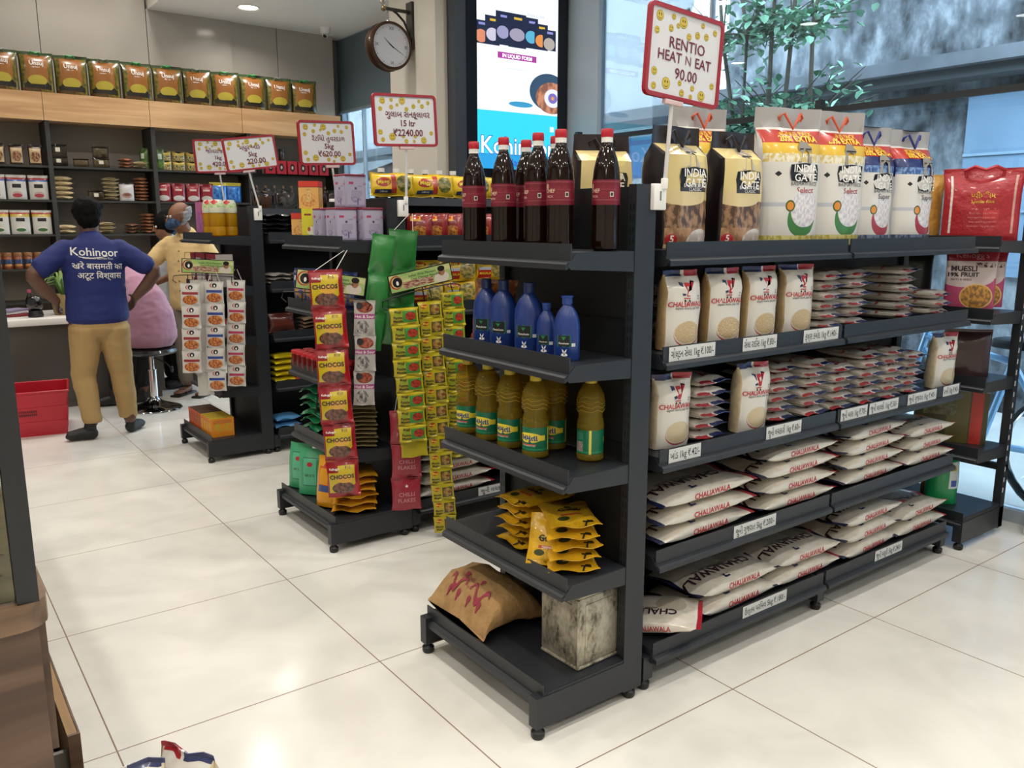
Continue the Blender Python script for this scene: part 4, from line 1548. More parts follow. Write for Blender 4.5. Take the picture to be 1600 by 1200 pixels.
# ------------------------------------------------------------------ middle gondola, long side
mg = printed('noodle_yellow', YEL, [('en', .72, .5, .5, .8, '#b9a25a', '#6a6a3a', 9), ('r', .27, .3, .4, .45, '#b5281e'), ('r', .28, .52, .36, .14, '#b9c2d0'), ('e', .28, .8, .4, .22, '#b02a1c')], .3, .3)
NM = M('#e8cf3a', .4)
ngm = [soft(.17, .1, .04, mg, i, wr=.006, hdr=.05, words=(('Maggi', .28, .8, .02, NM, .02), ('MASALA', .28, .3, .016, NM, .02))) for i in (1, 2)]
mg2 = printed('noodle_multi', '#dcb91f', [('e', .28, .55, .34, .4, '#a82c1e'), ('r', .28, .17, .4, .14, '#2a3a5c'), ('en', .76, .5, .36, .7, '#9a8a4a', '#4f5a2c', 8), ('r', .52, .5, .12, .8, '#b03a2c')], .3, .3)
ngt = [soft(.2, .1, .07, mg2, i, wr=.008, hdr=.05, words=(('Maggi', .28, .56, .024, NM, .02), ('2-Minute', .28, .17, .01, WTX, .01))) for i in (5, 6)]
for i, (x, y) in enumerate(((1.5, -2.085), (1.715, -2.085), (1.93, -2.085), (2.145, -2.085))):
    put('noodle_packet', ngt[i % 2], None, (x, y, 1.535), (radians(-12), 0, radians(-16)), (1, 1, 1.05), 'yellow noodle multipack on the top board of the middle gondola, %s from the left' % ORD[i], 'noodle packet', 'noodle multipacks')
rn = printed('noodle_red', '#7a1f22', [('en', .5, .28, .7, .45, '#c9873a', '#8a4a22', 7), ('r', .35, .78, .4, .2, '#d39a2a'), ('e', .35, .82, .3, .12, '#b02a1c'), ('r', .8, .5, .1, 1, '#8f2a2a')], .22, .5)
rnm = [soft(.12, .115, .04, rn, i, wr=.006) for i in (1, 2, 3)]
for i in range(6):
    put('noodle_packet', rnm[i % 3], None, (1.575 + .085 * i, -2.19, Z1 + .003), (radians(-6), 0, radians(-32)), (1, 1, 1), 'maroon noodle packet standing in a row on the upper shelf, %s from the left' % ORD[i], 'noodle packet', 'maroon noodle packets')
for i in range(4):
    for k in range(2):
        put('noodle_packet', ngm[(i + k) % 2], None, (1.6 + .18 * i, -2.2, Z2 + .003 + .1015 * k), (radians(-5), 0, radians(-12)), (1, 1, 1), 'yellow noodle packet, %s column from the left, %s row' % (ORD[i], ('lower', 'upper')[k]), 'noodle packet', 'yellow noodle packets')
ngl = [soft(.2, .11, .038, printed('noodle_side', '#cbb324', [('e', .5, .5, .6, .3, '#d9d3b0'), ('r', .5, .5, .4, .1, '#3a3a22')], .3, .3), 7, True)]
for k in range(4):
    put('noodle_packet', ngl[0], None, (1.62, -2.07, Z2 + .039 * k), (0, 0, 0), (1, 1, 1), 'yellow noodle packet lying flat at the back, %s' % nth_up(k, 4), 'noodle packet', 'yellow noodle packets lying flat')
for k in range(4):
    put('rice_sack', SKM[k % 3], None, (1.72, -2.117, ZB + .0585 * k), (0, 0, radians(1 - 2 * (k % 2))), (1, 1, 1), 'white rice sack, %s in the pile on the base of the middle gondola' % nth_up(k, 4), 'sack', G5)
b = MB()
b.box(-.1, .1, -.0008, 0, -.021, .021, TAGM)
b.word('જુની લચક 5kg', lambda p, q: (p, -.0012, q), .032, DARKTX, bold=.008)
tag(b.build('price_tag', loc=(1.93, -2.2665, .1315)), 'white price tag under the rice sacks of the middle gondola', 'price tag', 'price tags on the shelf lips')
put('snack_packet', soft(.07, .32, .04, M('#7a2c1e', .4, coat=.2), 3, pillow=False), None, (2.08, -2.19, ZB), (0, 0, 0), (1, 1, 1), 'tall rust-brown packet standing beside the white sacks on the middle gondola', 'packet')
# squash bottles in a wire tray on the top board
t = thing('wire_tray', 'black wire tray holding white-capped bottles on the top board', 'tray', (1.76, -1.87, 1.531))
b = MB()
for z in (.002, .05, .095):
    b.tube([(-.24, -.05, z), (.24, -.05, z), (.24, .05, z), (-.24, .05, z)], .002, BLACK, 5, True)
for i in range(17):
    x = -.24 + .03 * i
    b.tube([(x, -.05, .095), (x, -.05, .002), (x, .05, .002), (x, .05, .095)], .0014, BLACK, 4)
b.build('wire_basket', t)
b = MB()
b.lathe([(.028, 0), (.031, .004), (.031, .085), (.024, .1), (.013, .112), (.012, .122)], liquid('#3a1c10', .3), 16)
b.add(*([[(-.012, -.0312, .02), (.012, -.0312, .02), (.012, -.0312, .06), (-.012, -.0312, .06)], [(0, 1, 2, 3)], M('#cfc9bd', .5)]))
m0 = b.mesh('bottle')
c = MB()
c.lathe([(.016, .118), (.016, .137), (.0001, .138)], PLASTIC_W, 14)
KQ = [m0, ('cap', c.mesh('cap'))]
for i in range(6):
    spawn(KQ, 'squash_bottle', 'small brown bottle with white cap in the wire tray, %s from the left' % ORD[i], 'bottle', (1.56 + .08 * i, -1.87, 1.5355), radians(-20), 'white-capped bottles in the wire tray')

# ------------------------------------------------------------------ farthest end rack and gondola
def oil_pack():
    b = MB()
    b.lathe([(.036, 0), (.044, .005), (.044, .05), (.041, .055), (.044, .06), (.044, .12), (.04, .135)], liquid('#c99a12', .45), 18)
    c = MB()
    c.lathe([(.045, .135), (.046, .165), (.04, .195), (.03, .21), (.0001, .212)], printed('wrap_top', '#c9cbb4', [('rn', .5, .55, 1, .3, '#7fae4a', '#d3d6b8', 14), ('d', .5, .8, .2, .4, '#c22a2a'), ('d', .05, .8, .2, .4, '#c22a2a')], .3, .4), 18)
    return [b.mesh('oil_bottle'), ('neck_wrap', c.mesh('neck_wrap'))]


KW = oil_pack()
for i, (x, y) in enumerate(((1.215, -.36), (1.225, -.455), (1.315, -.4))):
    spawn(KW, 'oil_bottle', 'golden oil bottle in printed wrap on the farthest end rack, %s' % ('left one', 'right one', 'back one')[i], 'bottle', (x, y, Z1), radians(-40), 'wrapped oil bottles')
b = carton(.08, .05, .2, printed('pink_box', '#a35a86', [('rn', .5, .4, .9, .6, '#a35a86', '#7a4a8e', 6), ('r', .6, .75, .3, .3, '#b03a5a')], .4), M('#8a4a7a', .4), M('#a35a86', .4))
put('carton', b, None, (1.22, -.22, Z1), (0, 0, radians(-50)), (1, 1, 1), 'tall pink and purple carton left of the golden oil bottles', 'carton')
cb = [carton(.085, .1, .19, printed('masala_carton_%d' % i, c, [('r', .5, .93, 1, .14, '#8a1f26'), ('r', .5, .45, .6, .5, '#b9aea8'), ('rn', .5, .45, .5, .4, '#b9aea8', '#8a7d7a', 20)], .4), M(c, .45), M('#8a2a2a', .45)) for i, c in enumerate(('#6a3038', '#a8a19c', '#5a2a30'))]
for i in range(5):
    put('carton', cb[i % 3], None, (1.228 + .004 * (i % 2), -.06 - .105 * i, Z2), (0, 0, radians(-90 + 3 * (i % 2))), (1, 1, 1), 'spice carton on the farthest end rack, second shelf, %s from the left' % ORD[i], 'carton', 'spice cartons')
wb = carton(.05, .06, .1, printed('white_red', '#bdb8b2', [('r', .5, .9, 1, .2, '#a8242c')], .4), M('#bdb8b2', .4), M('#a8242c', .4))
for i in range(3):
    put('carton', wb, None, (1.25, -.32 - .066 * i, Z3), (0, 0, radians(-70)), (1, 1, 1), 'small white carton with red top, third shelf of the farthest end rack, %s' % ORD[i], 'carton', 'small white cartons')
ob = [carton(.04, .14, .115, printed('orange_box_%d' % i, c, [('rn', .5, .6, .8, .5, c, d, 6), ('r', .5, .85, .8, .12, e)], .45), printed('orange_box_s%d' % i, c, [('rn', .5, .6, .8, .6, c, d, 5), ('r', .5, .8, .8, .2, e)], .45), M(d, .5)) for i, (c, d, e) in enumerate((('#c2591c', '#3a2a22', '#a8402a'), ('#d8861c', '#b9a02a', '#c2702a')))]
for i in range(9):
    put('carton', ob[0 if i < 5 else 1], None, (1.17, -.03 - .052 * i, ZE), (0, 0, radians(-90)), (1.15, 1, 1), 'orange carton on the base of the farthest end rack, %s from the left' % ORD[i], 'carton', 'orange cartons')
bk = [soft(.16, .15, .026, M('#1d1d20', .22, coat=.5, bump=.35, bscale=26), i, True, wr=.005) for i in (1, 2)]
for i, (x, n) in enumerate(((1.57, 5), (1.75, 4))):
    for k in range(n):
        put('black_packet', bk[k % 2], None, (x, -.45, Z1 + .0268 * k), (0, 0, radians(4 - 6 * (k % 2))), (1, 1, 1), 'glossy black packet, %s of the %s stack on the farthest gondola' % (nth_up(k, n), ('left', 'right')[i]), 'packet', 'glossy black packets')
pk2 = [soft(.14, .14, .022, M(c, .35, coat=.3), i, True) for i, c in enumerate(('#8f8a84', '#7a6450'))]
for i, (x, c) in enumerate(((1.56, 0), (1.72, 1))):
    for k in range(3):
        put('snack_packet', pk2[c], None, (x, -.45, Z2 + .0228 * k), (0, 0, radians(3 * k)), (1, 1, 1), '%s packet, %s of its stack on the second shelf of the farthest gondola' % (('grey', 'tan')[c], nth_up(k, 3)), 'packet', 'flat packets on the farthest gondola')
put('snack_packet', soft(.17, .12, .05, M('#5a2a22', .25, coat=.4), 3), None, (1.58, -.46, Z3 + .005), (radians(-8), 0, 0), (1, 1, 1), 'dark red-brown packet on the third shelf of the farthest gondola', 'packet')
for k in range(4):
    put('snack_packet', pk2[1], None, (1.77, -.45, Z3 + .0228 * k), (0, 0, 0), (1, 1, 1), 'dark tan packet, %s of the stack beside the red-brown packet' % nth_up(k, 4), 'packet', 'flat packets on the farthest gondola')
yl = [soft(.2, .14, .036, printed('yellow_red', '#d3bd22', [('r', .85, .5, .4, 1, '#b5452a')], .3, .3), i, True) for i in (1, 2)]
for k in range(5):
    put('snack_packet', yl[k % 2], None, (1.6, -.45, Z4 + .037 * k), (0, 0, radians(2 * (k % 2))), (1, 1, 1), 'bright yellow packet, %s of its stack on the farthest gondola' % nth_up(k, 5), 'packet', 'bright yellow packets')
bu = soft(.17, .14, .045, M('#4f86b5', .35, coat=.2), 2, True)
for k in range(2):
    put('snack_packet', bu, None, (1.57, -.45, ZB + .046 * k), (0, 0, radians(5 * k)), (1, 1, 1), 'light blue packet, %s of two on the base of the farthest gondola' % ('lower', 'upper')[k], 'packet', 'light blue packets')
# clear bags of spices on the top board
cl = glassy('#d9d9d9', 1.3, .12, 'clear_film')
for i, (x, w, kind) in enumerate(((1.55, .15, 'sticks'), (1.70, .13, 'leaves'), (1.87, .2, 'nutmeg'), (2.06, .15, 'herbs'))):
    t = thing('spice_bag', 'clear bag of %s on the top board of the farthest gondola' % {'sticks': 'cinnamon sticks', 'leaves': 'grey dried leaves', 'nutmeg': 'brown nutmegs', 'herbs': 'dried green herbs'}[kind], 'bag', (x, -.34, 1.506), radians(-14), 'clear spice bags')
    b = MB()
    bg_ = Bag(w, .12, .06, 2.6, .12, 'flat', .05, .008, i, .25)
    bg_.make(b, cl)
    b.build('clear_film', t)
    b = MB()
    R = random.Random(i)
    for q in range(26):
        px, py, pz = R.uniform(-w * .38, w * .38), R.uniform(-.012, .012), R.uniform(.012, .06)
        if kind == 'sticks':
            b.tube([(px - .01, py, .008), (px + .006, py, .075)], .004, M('#7d4a2a', .7), 5)
        elif kind == 'nutmeg':
            b.ball((px, py, pz * .8), .011, M(R.choice(['#5a3a24', '#8a6a4a', '#3f2a1c']), .7), 7, 5)
        else:
            c = '#8d8a84' if kind == 'leaves' else R.choice(['#8d8a5a', '#b9ae8a', '#4a4a2c'])
            b.add([(px, py, pz), (px + .02, py + .004, pz + .008), (px + .03, py, pz + .02), (px + .008, py - .003, pz + .014)], [(0, 1, 2, 3)], M(c, .7))
    tag(b.build('spices', t), kind='stuff')

# ================================================================== HANGING STRIPS
def hang_rack(x, y, z, rz, roll, name_lb, lamps):
    """header board with wire hooks, hung from a shelf corner; x,y,z = centre of the board"""
    t = thing('hanging_display', name_lb, 'display hanger', (x, y, z), 0, None, (0, radians(roll), radians(rz)))
    b = MB()
    hd = printed('noodle_header', '#8fae62', [('rn', .5, .5, 1, 1, '#8fae62', '#c2c48a', 2), ('rn', .45, .28, .5, .4, '#b9a08a', '#7a3a2a', 13), ('e', .1, .55, .2, .8, '#a8332a'), ('e', .11, .55, .17, .66, '#c2c48a'), ('e', .12, .55, .15, .6, '#15161a'), ('e', .12, .5, .04, .26, '#e6e3dc'), ('e', .84, .3, .24, .6, '#c9bfb2'), ('e', .85, .62, .11, .5, '#9a6a4c'), ('e', .85, .8, .12, .34, '#1a1614')], .4)
    b.add([(-.14, -.0022, -.036), (.14, -.0022, -.036), (.14, -.0022, .036), (-.14, -.0022, .036)], [(0, 1, 2, 3)], hd, [(0, 0), (1, 0), (1, 1), (0, 1)])
    b.box(-.144, .144, -.002, .002, -.04, .04, BLACK)
    GT2 = M('#24402a', .5)
    b.word('Indian Wok Flavours', lambda p, q: (p + .01, -.0026, q + .02), .015, GT2, bold=.01)
    b.word('Desi Chinese Noodles', lambda p, q: (p + .025, -.0026, q + .005), .015, GT2, bold=.01)
    b.build('header_board', t)
    b = MB()
    b.tube([(-.15, .004, -.055), (-.185, .004, -.06), (-.19, .004, -.085), (-.17, .004, -.1)], .003, BLACK, 6)
    b.tube([(-.15, .004, -.055), (-.05, .004, -.05), (.06, .004, -.052), (.15, .004, -.055), (.175, .004, -.07), (.165, .004, -.095)], .003, BLACK, 6)
    b.tube([(0, .006, .04), (0, .006, -.55)], .003, BLACK, 6)
    for q in lamps:
        b.tube([(q, .004, -.05), (q, -.004, -.09)], .0025, BLACK, 5)
    b.build('wire_frame', t)
    return t


def strip(x, y, z, rz, tilt, n, w, h, mat, lb, group, words=(), string=None, name='sachet_strip', d=.018, cat='sachet strip', seed=1):
    """n sachets joined end to end, hanging down from (x,y,z)"""
    t = thing(name, lb, cat, (x, y, z), 0, group, (0, radians(tilt), radians(rz)))
    ms = []
    for i in range(2):
        b = MB()
        bag = Bag(w, h * 1.0, d, 2.4, .07, 'seal', .04, .004, seed + i, .2)
        bag.make(b, mat, R=10)
        for tx, u, v, s, m, bo in words:
            bag.word(b, tx, u, v, s, m, bo)
        ms.append(b.mesh('sachet'))
    for k in range(n):
        put('sachet', ms[k % 2], t, (.003 * sin(k * 1.7), -.004 * (k % 2), -h * (k + 1) - .0002 * k))
    if string:
        b = MB()
        for s in (-1, 1):
            b.tube([(s * w * .32, 0, -.004), (string[0] + s * .006, string[1], string[2])], .0016, M('#c9c6c0', .6), 5)
        b.build('string', t)
    return t


ching = lambda nm, band: printed(nm, '#c2beb8', [('en', .5, .27, .8, .42, '#c9803a', '#8a3a22', 9), ('r', .5, .56, .84, .12, band), ('e', .42, .82, .3, .2, '#b0303a'), ('e', .46, .82, .26, .18, '#c2beb8'), ('e', .52, .82, .26, .2, '#17171a'), ('e', .52, .8, .07, .1, '#e6e3dc')], .35, .2)
cR, cB, cP = ching('noodle_sachet_red', '#8f2630'), ching('noodle_sachet_blue', '#2a3f86'), ching('noodle_sachet_pink', '#a8345a')
hang_rack(1.115, -.585, 1.175, -6, 4, 'green header board with hooks on the farthest end rack', (-.11, .02, .13))
GS = 'noodle sachet strips'
strip(1.00, -.605, 1.085, -22, 2, 4, .105, .128, cR, 'white noodle sachet strip with red bands, leftmost on the farthest end rack', GS)
strip(1.135, -.604, 1.09, -22, 2, 5, .105, .128, cB, 'white noodle sachet strip with blue bands, middle of the farthest end rack', GS, string=(0, .021, .07))
strip(1.262, -.604, 1.094, -22, 3, 5, .105, .126, cP, 'white noodle sachet strip with pink bands, rightmost on the farthest end rack', GS, string=(0, .012, .06))
strip(1.06, -.562, 1.10, -10, 0, 5, .09, .135, M('#bdb9b3', .5), 'plain backs of a noodle sachet strip behind the blue-banded one', GS, d=.008, string=(0, -.021, .07))
# middle end rack
hang_rack(1.095, -2.29, 1.178, -12, 9, 'green header board behind the cereal strip on the middle end rack', (-.11, .02))
strip(1.235, -2.305, 1.10, -22, 2, 3, .09, .15, printed('noodle_sachet_white', '#b9b4b0', [('en', .5, .8, .8, .3, '#a8553a', '#6a2a22', 9), ('r', .5, .55, 1, .14, '#a84a86'), ('e', .25, .84, .3, .2, '#17171a'), ('en', .4, .25, .6, .4, '#b9b4b0', '#4a4a4e', 6)], .35, .2), 'white and mauve noodle sachet strip hanging behind the cereal strip', GS, words=(('Hot & Sour', .5, .55, .018, WTX, .01),))
choc = printed('cereal_sachet', '#8f1a24', [('r', .46, .5, .82, .74, '#c4ac1e'), ('r', .2, .78, .3, .18, '#8f1a24'), ('d', 1, .2, .7, .5, '#a81a26'), ('en', .48, .26, .7, .34, '#7a4a36', '#3f2318', 9), ('e', .55, .5, .5, .2, '#d9a53a')], .28, .4)
PUR = M('#33183a', .4)
strip(1.045, -2.345, 1.235, -25, -2.5, 6, .135, .158, choc, 'red and yellow cereal sachet strip hanging at the corner of the middle end rack', 'cereal strip',
      words=(('CHOCOS', .46, .58, .0245, PUR, .03), ("Kellogg's", .24, .8, .012, WTX, .01), ('₹10', .66, .82, .016, M('#6a4a1c', .4), .01)), string=(.088, .131, .068), name='cereal_strip', d=.035)
# spice strips at the near corner of the middle gondola
hang_rack(1.485, -2.345, 1.185, -12, -11, 'green header board over the yellow spice strips', (-.11, .03, .13))
ym = printed('spice_yellow', '#b5a51c', [('r', .68, .48, .52, .66, '#3f8a3a'), ('en', .72, .5, .4, .5, '#b0402a', '#7a2a1c', 9), ('e', .25, .6, .36, .2, '#8fa02a'), ('r', .5, .93, 1, .06, '#d8ca2a')], .35, .2)
ym2 = printed('spice_yellow_b', '#b5a51c', [('r', .7, .5, .46, .62, '#4a4a2c'), ('en', .7, .5, .4, .54, '#7a3f26', '#a8924a', 5), ('e', .24, .72, .32, .24, '#b02a1c')], .35, .2)
dk = M('#2f3a1a', .5)
GY = 'yellow spice sachet strips'
strip(1.385, -2.37, 1.065, -20, -3, 8, .12, .0735, ym, 'yellow spice strip, leftmost under the green header board', GY, words=(('Maggi', .26, .8, .014, dk, .02), ('Pazzta', .25, .45, .016, dk, .03), ('Masala', .25, .25, .016, dk, .03)), d=.01)
strip(1.395, -2.345, 1.06, -20, -3, 9, .12, .0735, M('#b5a61c', .45), 'plain yellow strip backs hanging behind the leftmost spice strip', GY, d=.006)
strip(1.515, -2.365, 1.085, -20, -3, 14, .105, .0755, ym2, 'longest yellow spice strip reaching the floor', GY, words=(('Maggi', .24, .74, .013, NM, .01), ('Masala', .24, .38, .014, dk, .02), ('Magic', .24, .2, .014, dk, .02)), d=.01)
strip(1.635, -2.36, 1.12, -20, -2.5, 10, .1, .0755, ym, 'yellow spice strip, rightmost under the green header board', GY, words=(('Maggi', .26, .8, .013, dk, .02), ('Pazzta', .25, .45, .014, dk, .03), ('Masala', .25, .25, .014, dk, .03)), d=.01)
strip(1.43, -2.305, 1.39, -20, 5, 3, .125, .165, M('#256b30', .3, coat=.3, bump=.3, bscale=18), 'green glossy sachet strip hanging above the yellow spice strips', 'green sachet strips', string=(.03, .02, .07), d=.02)
strip(1.345, -2.29, 1.37, -20, 9, 3, .1, .165, M('#2f7a3a', .3, coat=.3, bump=.3, bscale=18), 'narrow green sachet strip half behind the wide green one', 'green sachet strips', d=.03, seed=5)
cf = M('#9c2a38', .35, coat=.2, bump=.3, bscale=20)
PK = M('#c98a90', .5)
strip(1.42, -2.29, .60, -20, 0, 3, .135, .155, cf, 'red chilli flake sachet strip below the yellow spice strips', 'chilli strip', words=(('CHILLI', .5, .5, .026, PK, .01), ('FLAKES', .5, .32, .026, PK, .01), ('★', .5, .75, .02, WTX, 0)), d=.03, string=(0, .035, .16))

# ================================================================== WALL SHELF GOODS
FACE_Y = 2.93
gold = printed('gold_rice', '#5a4a1c', [('rn', .5, .5, 1, 1, '#4a4a1c', '#7a6a24', 9), ('r', .5, .6, .66, .6, '#8f5a26'), ('e', .5, .86, .66, .2, '#8f5a26'), ('e', .5, .2, .7, .22, '#14120c'), ('e', .5, .3, .56, .26, '#a89a34'), ('r', .5, .15, .8, .12, '#1c1a10'), ('rn', .3, .06, .6, .1, '#5a1f1c', '#3a4a1c', 14), ('r', .5, .96, 1, .08, '#3a4a2a')], .3, .3)
gm = []
for sd in (1, 2, 3):
    b = MB()
    bag = Bag(.268, .335, .12, 3.0, .06, 'flat', .05, .008, sd, .2)
    bag.make(b, gold, M('#3a3a1c', .3, coat=.3), N=8, R=11)
    bag.word(b, 'Unsuj', .5, .72, .05, WTX, .02)
    bag.word(b, 'BASMATI', .5, .62, .012, WTX, .005)
    body = settle(b.mesh('rice_bag'))
    h = MB()
    h.tube([(-.035, 0, .31), (-.03, -.03, .335), (0, -.04, .325), (.03, -.03, .335), (.035, 0, .31)], .007, M('#2f9a4a' if sd != 3 else '#8a8a86', .4), 6)
    gm.append([body, ('carry_handle', h.mesh('carry_handle'))])
for i in range(12):
    spawn(gm[(i * 2) % 3], 'rice_bag', 'green and gold rice bag on top of the wooden fascia, %s' % ('leftmost' if i == 0 else 'rightmost by the window corner' if i == 11 else ORD[i] + ' from the left'), 'rice bag',
          (.31 + .2675 * i, 2.97, 2.5155), radians(-14 + 5 * ((i * 7) % 4)), 'gold rice bags on the fascia')
SHZ = (1.911, 1.621, 1.326, 1.031)
g = 'packs on the wall shelves'


def line(me, name, cat, xs, z, what, where, rz=-12, y=FACE_Y, sc=(1, 1, 1)):
    for i, x in enumerate(xs):
        put(name, me, None, (x, y + .01 * (i % 2), z), (0, 0, radians(rz + 4 * ((i * 5) % 3))), sc, '%s, %s from the left %s' % (what, ORD[i], where), cat, what + 's ' + where)


dates = soft(.11, .175, .06, printed('date_pack', '#3a1f1a', [('r', .5, .93, 1, .14, '#1c1412'), ('r', .5, .45, .8, .7, '#b9a27a'), ('en', .5, .4, .7, .5, '#6a3a2c', '#a8805a', 7)], .25, .5), 2, pillow=False, n=4)
line(dates, 'date_packet', 'packet', (.49, .625, .765), SHZ[0], 'brown date packet', 'on the top shelf of the left bay')
rb1 = soft(.155, .205, .06, printed('wall_rice_blue', '#c9c6c0', [('r', .5, .84, 1, .1, '#a83a34'), ('r', .5, .77, 1, .07, '#3a5aa0'), ('r', .5, .55, .45, .16, '#1a1a1e'), ('e', .5, .22, .5, .22, '#b9a09a'), ('e', .5, .16, .5, .16, '#a83a44')], .3, .3), 3, pillow=False)
line(rb1, 'rice_packet', 'packet', (.44, .6, .765), SHZ[1], 'blue-banded rice packet', 'on the second wall shelf, left bay')
rb2 = soft(.155, .205, .06, printed('wall_rice_yellow', '#cdcac3', [('r', .5, .86, 1, .08, '#b5402a'), ('r', .5, .77, 1, .1, '#c9b03a'), ('r', .5, .6, .45, .14, '#1a1a1e'), ('e', .5, .24, .5, .14, '#d9d6d0'), ('e', .5, .18, .5, .14, '#3a6a34')], .3, .3), 4, pillow=False)
line(rb2, 'rice_packet', 'packet', (.44, .6, .765), SHZ[2], 'yellow-banded rice packet', 'on the third wall shelf, left bay')
KL = jar_kit(M('#8a5a34', .4), printed('pickle', '#8a4a26', [('r', .5, .55, 1, .4, '#27375a'), ('e', .5, .3, .3, .2, '#c98a4a')], .3, .3), .036, .14)
for i in range(6):
    spawn(KL, 'pickle_jar', 'brown jar with dark blue label on the lowest visible wall shelf, %s from the left' % ORD[i], 'jar', (.395 + .078 * i, 2.93, SHZ[3]), 0, 'brown jars on the wall shelf')
# middle bay
TRAY = glassy('#cfcac0', 1.4, .06)


def clear_box(w, d, h, fill, x, z, lb, label=True, y=2.95):
    t = thing('food_container', lb, 'container', (x, y, z), radians(-8), 'clear food boxes on the wall shelf')
    b = MB()
    b.rbox(-w / 2, w / 2, -d / 2, d / 2, 0, h * .88, .008, TRAY)
    b.build('tub', t)
    b = MB()
    b.rbox(-w / 2 - .004, w / 2 + .004, -d / 2 - .004, d / 2 + .004, h * .88, h, .005, TRAY)
    if label:
        b.box(-.018, .018, -d / 2 - .006, -d / 2 - .005, h * .35, h * .7, M('#d9d3c0', .5))
    b.build('lid', t)
    if fill:
        b = MB()
        b.rbox(-w / 2 + .006, w / 2 - .006, -d / 2 + .006, d / 2 - .006, .003, h * .8, .01, printed('nuts_' + fill, fill, [], .6, bump=.8))
        o = b.build('nuts', t)


clear_box(.14, .1, .085, '#5a4a3a', .945, SHZ[0], 'clear box of dark nuts at the left of the middle bay')
clear_box(.14, .1, .1, None, .945, SHZ[0] + .086, 'empty clear box stacked on the dark nuts', True)
clear_box(.12, .1, .07, '#b9a27a', 1.12, SHZ[0], 'low clear box of pale nuts, top shelf of the middle bay', False)
clear_box(.13, .1, .085, '#b9a884', 1.285, SHZ[0], 'clear box of pale nuts under another one')
clear_box(.13, .1, .1, '#a89a7a', 1.285, SHZ[0] + .086, 'clear box of pale nuts stacked uppermost in the middle bay', False)
clear_box(.13, .1, .09, '#8a6f55', 1.22, SHZ[1], 'clear box of brown nuts behind the man in blue', True)


def nutbag(c, c2, seed, w=.17, h=.13, d=.04):
    return soft(w, h, d, printed('nutbag' + c, c, [('rn', .5, .5, 1, 1, c, c2, 22)], .3, .5), seed, True, wr=.004, n=2.2)


pist = nutbag('#b9a27a', '#d3c29a', 1)
cash = nutbag('#c9b58a', '#d9caa5', 2, .13, .13, .034)
alm = nutbag('#7a4a30', '#a8785a', 3, .12, .12, .03)
dark = nutbag('#5a3a2a', '#8a6450', 4, .12, .12, .03)


def pile(me, x, z, n, th, what, where):
    for k in range(n):
        put('nut_packet', me, None, (x + .004 * (k % 2), 2.96, z + th * k), (0, 0, radians(3 * (k % 3) - 3)), (1, 1, 1), '%s, %s, %s' % (what, nth_up(k, n), where), 'packet', what + 's')


pile(pist, .95, SHZ[1], 5, .041, 'clear packet of pistachios', 'on the second wall shelf')
pile(pist, .945, SHZ[2], 2, .041, 'clear packet of pistachios', 'by the third wall shelf divider')
pile(cash, 1.345, SHZ[1], 6, .0345, 'clear packet of cashews', 'on the second wall shelf')
pile(cash, 1.285, SHZ[2], 3, .0345, 'clear packet of cashews', 'on the third wall shelf')
pile(alm, 1.6, SHZ[1], 7, .0305, 'clear packet of almonds', 'on the second wall shelf')
pile(alm, 1.49, SHZ[0], 3, .0305, 'clear packet of almonds', 'on the top wall shelf')
pile(cash, 1.615, SHZ[0], 2, .0345, 'clear packet of cashews', 'on the top wall shelf')
pile(dark, 1.5, SHZ[2], 3, .0305, 'clear packet of walnuts', 'on the third wall shelf')
pile(alm, 1.635, SHZ[2], 6, .0305, 'clear packet of almonds', 'by the third wall shelf divider')
gp2 = soft(.09, .19, .05, printed('green_nut', '#3f5a2a', [('r', .5, .62, .4, .25, '#b9c2b0'), ('rn', .5, .25, .8, .3, '#6a8a3a', '#3f5a2a', 12)], .3, .3), 2, pillow=False)
for i, (x, rz, lb) in enumerate(((1.655, -50, 'green pouch turned sideways'), (1.79, -8, 'green pouch facing out'))):
    put('nut_pouch', gp2, None, (x - .0, 2.94, SHZ[0]), (0, 0, radians(rz)), (1, 1, 1), lb + ' on the top wall shelf of the middle bay', 'pouch', 'green pouches on the wall shelf')
wp = soft(.13, .165, .05, printed('white_nut', '#c6c3c2', [('e', .5, .3, .7, .3, '#a8867a'), ('e', .5, .33, .5, .16, '#7a4a3c'), ('r', .5, .95, 1, .1, '#1d1d22')], .35, .3), 3, pillow=False)
put('nut_pouch', wp, None, (1.475, 2.93, SHZ[1]), (0, 0, radians(-8)), (1, 1, 1), 'white pouch with a nut picture between cashew and almond piles', 'pouch')
# right bays
gd = soft(.115, .085, .05, printed('gold_snack', '#a8903a', [('rn', .5, .3, .9, .5, '#3a3420', '#b9a86a', 8), ('d', .5, .95, .6, .3, '#1c1810')], .18, .5), 2, pillow=False)
for r in (0, 1):
    for i in range(4):
        put('snack_packet', gd, None, (1.835 + .125 * i, 2.94, SHZ[0] + .0865 * r), (0, 0, radians(-8)), (1, 1, 1), 'small gold packet, %s from the left in the %s row of the right bay' % (ORD[i], ('lower', 'upper')[r]), 'packet', 'small gold packets')
rr = soft(.13, .175, .06, printed('red_rice', '#8f1f2c', [('e', .5, .18, .8, .3, '#c9c4c0'), ('r', .5, .62, .5, .1, '#c9a8a0'), ('r', .5, .96, 1, .08, '#6a1620')], .28, .4), 3, pillow=False)
line(rr, 'rice_packet', 'packet', (1.80, 1.935, 2.07, 2.2), SHZ[1], 'crimson rice packet', 'on the second shelf of the right bay', -14)
ch = soft(.16, .19, .08, printed('crisps', '#2a6ab5', [('r', .5, .92, 1, .18, '#c9b83a'), ('rn', .5, .45, .7, .5, '#3a86c9', '#1f4a9a', 5)], .25, .4), 3, pillow=False)
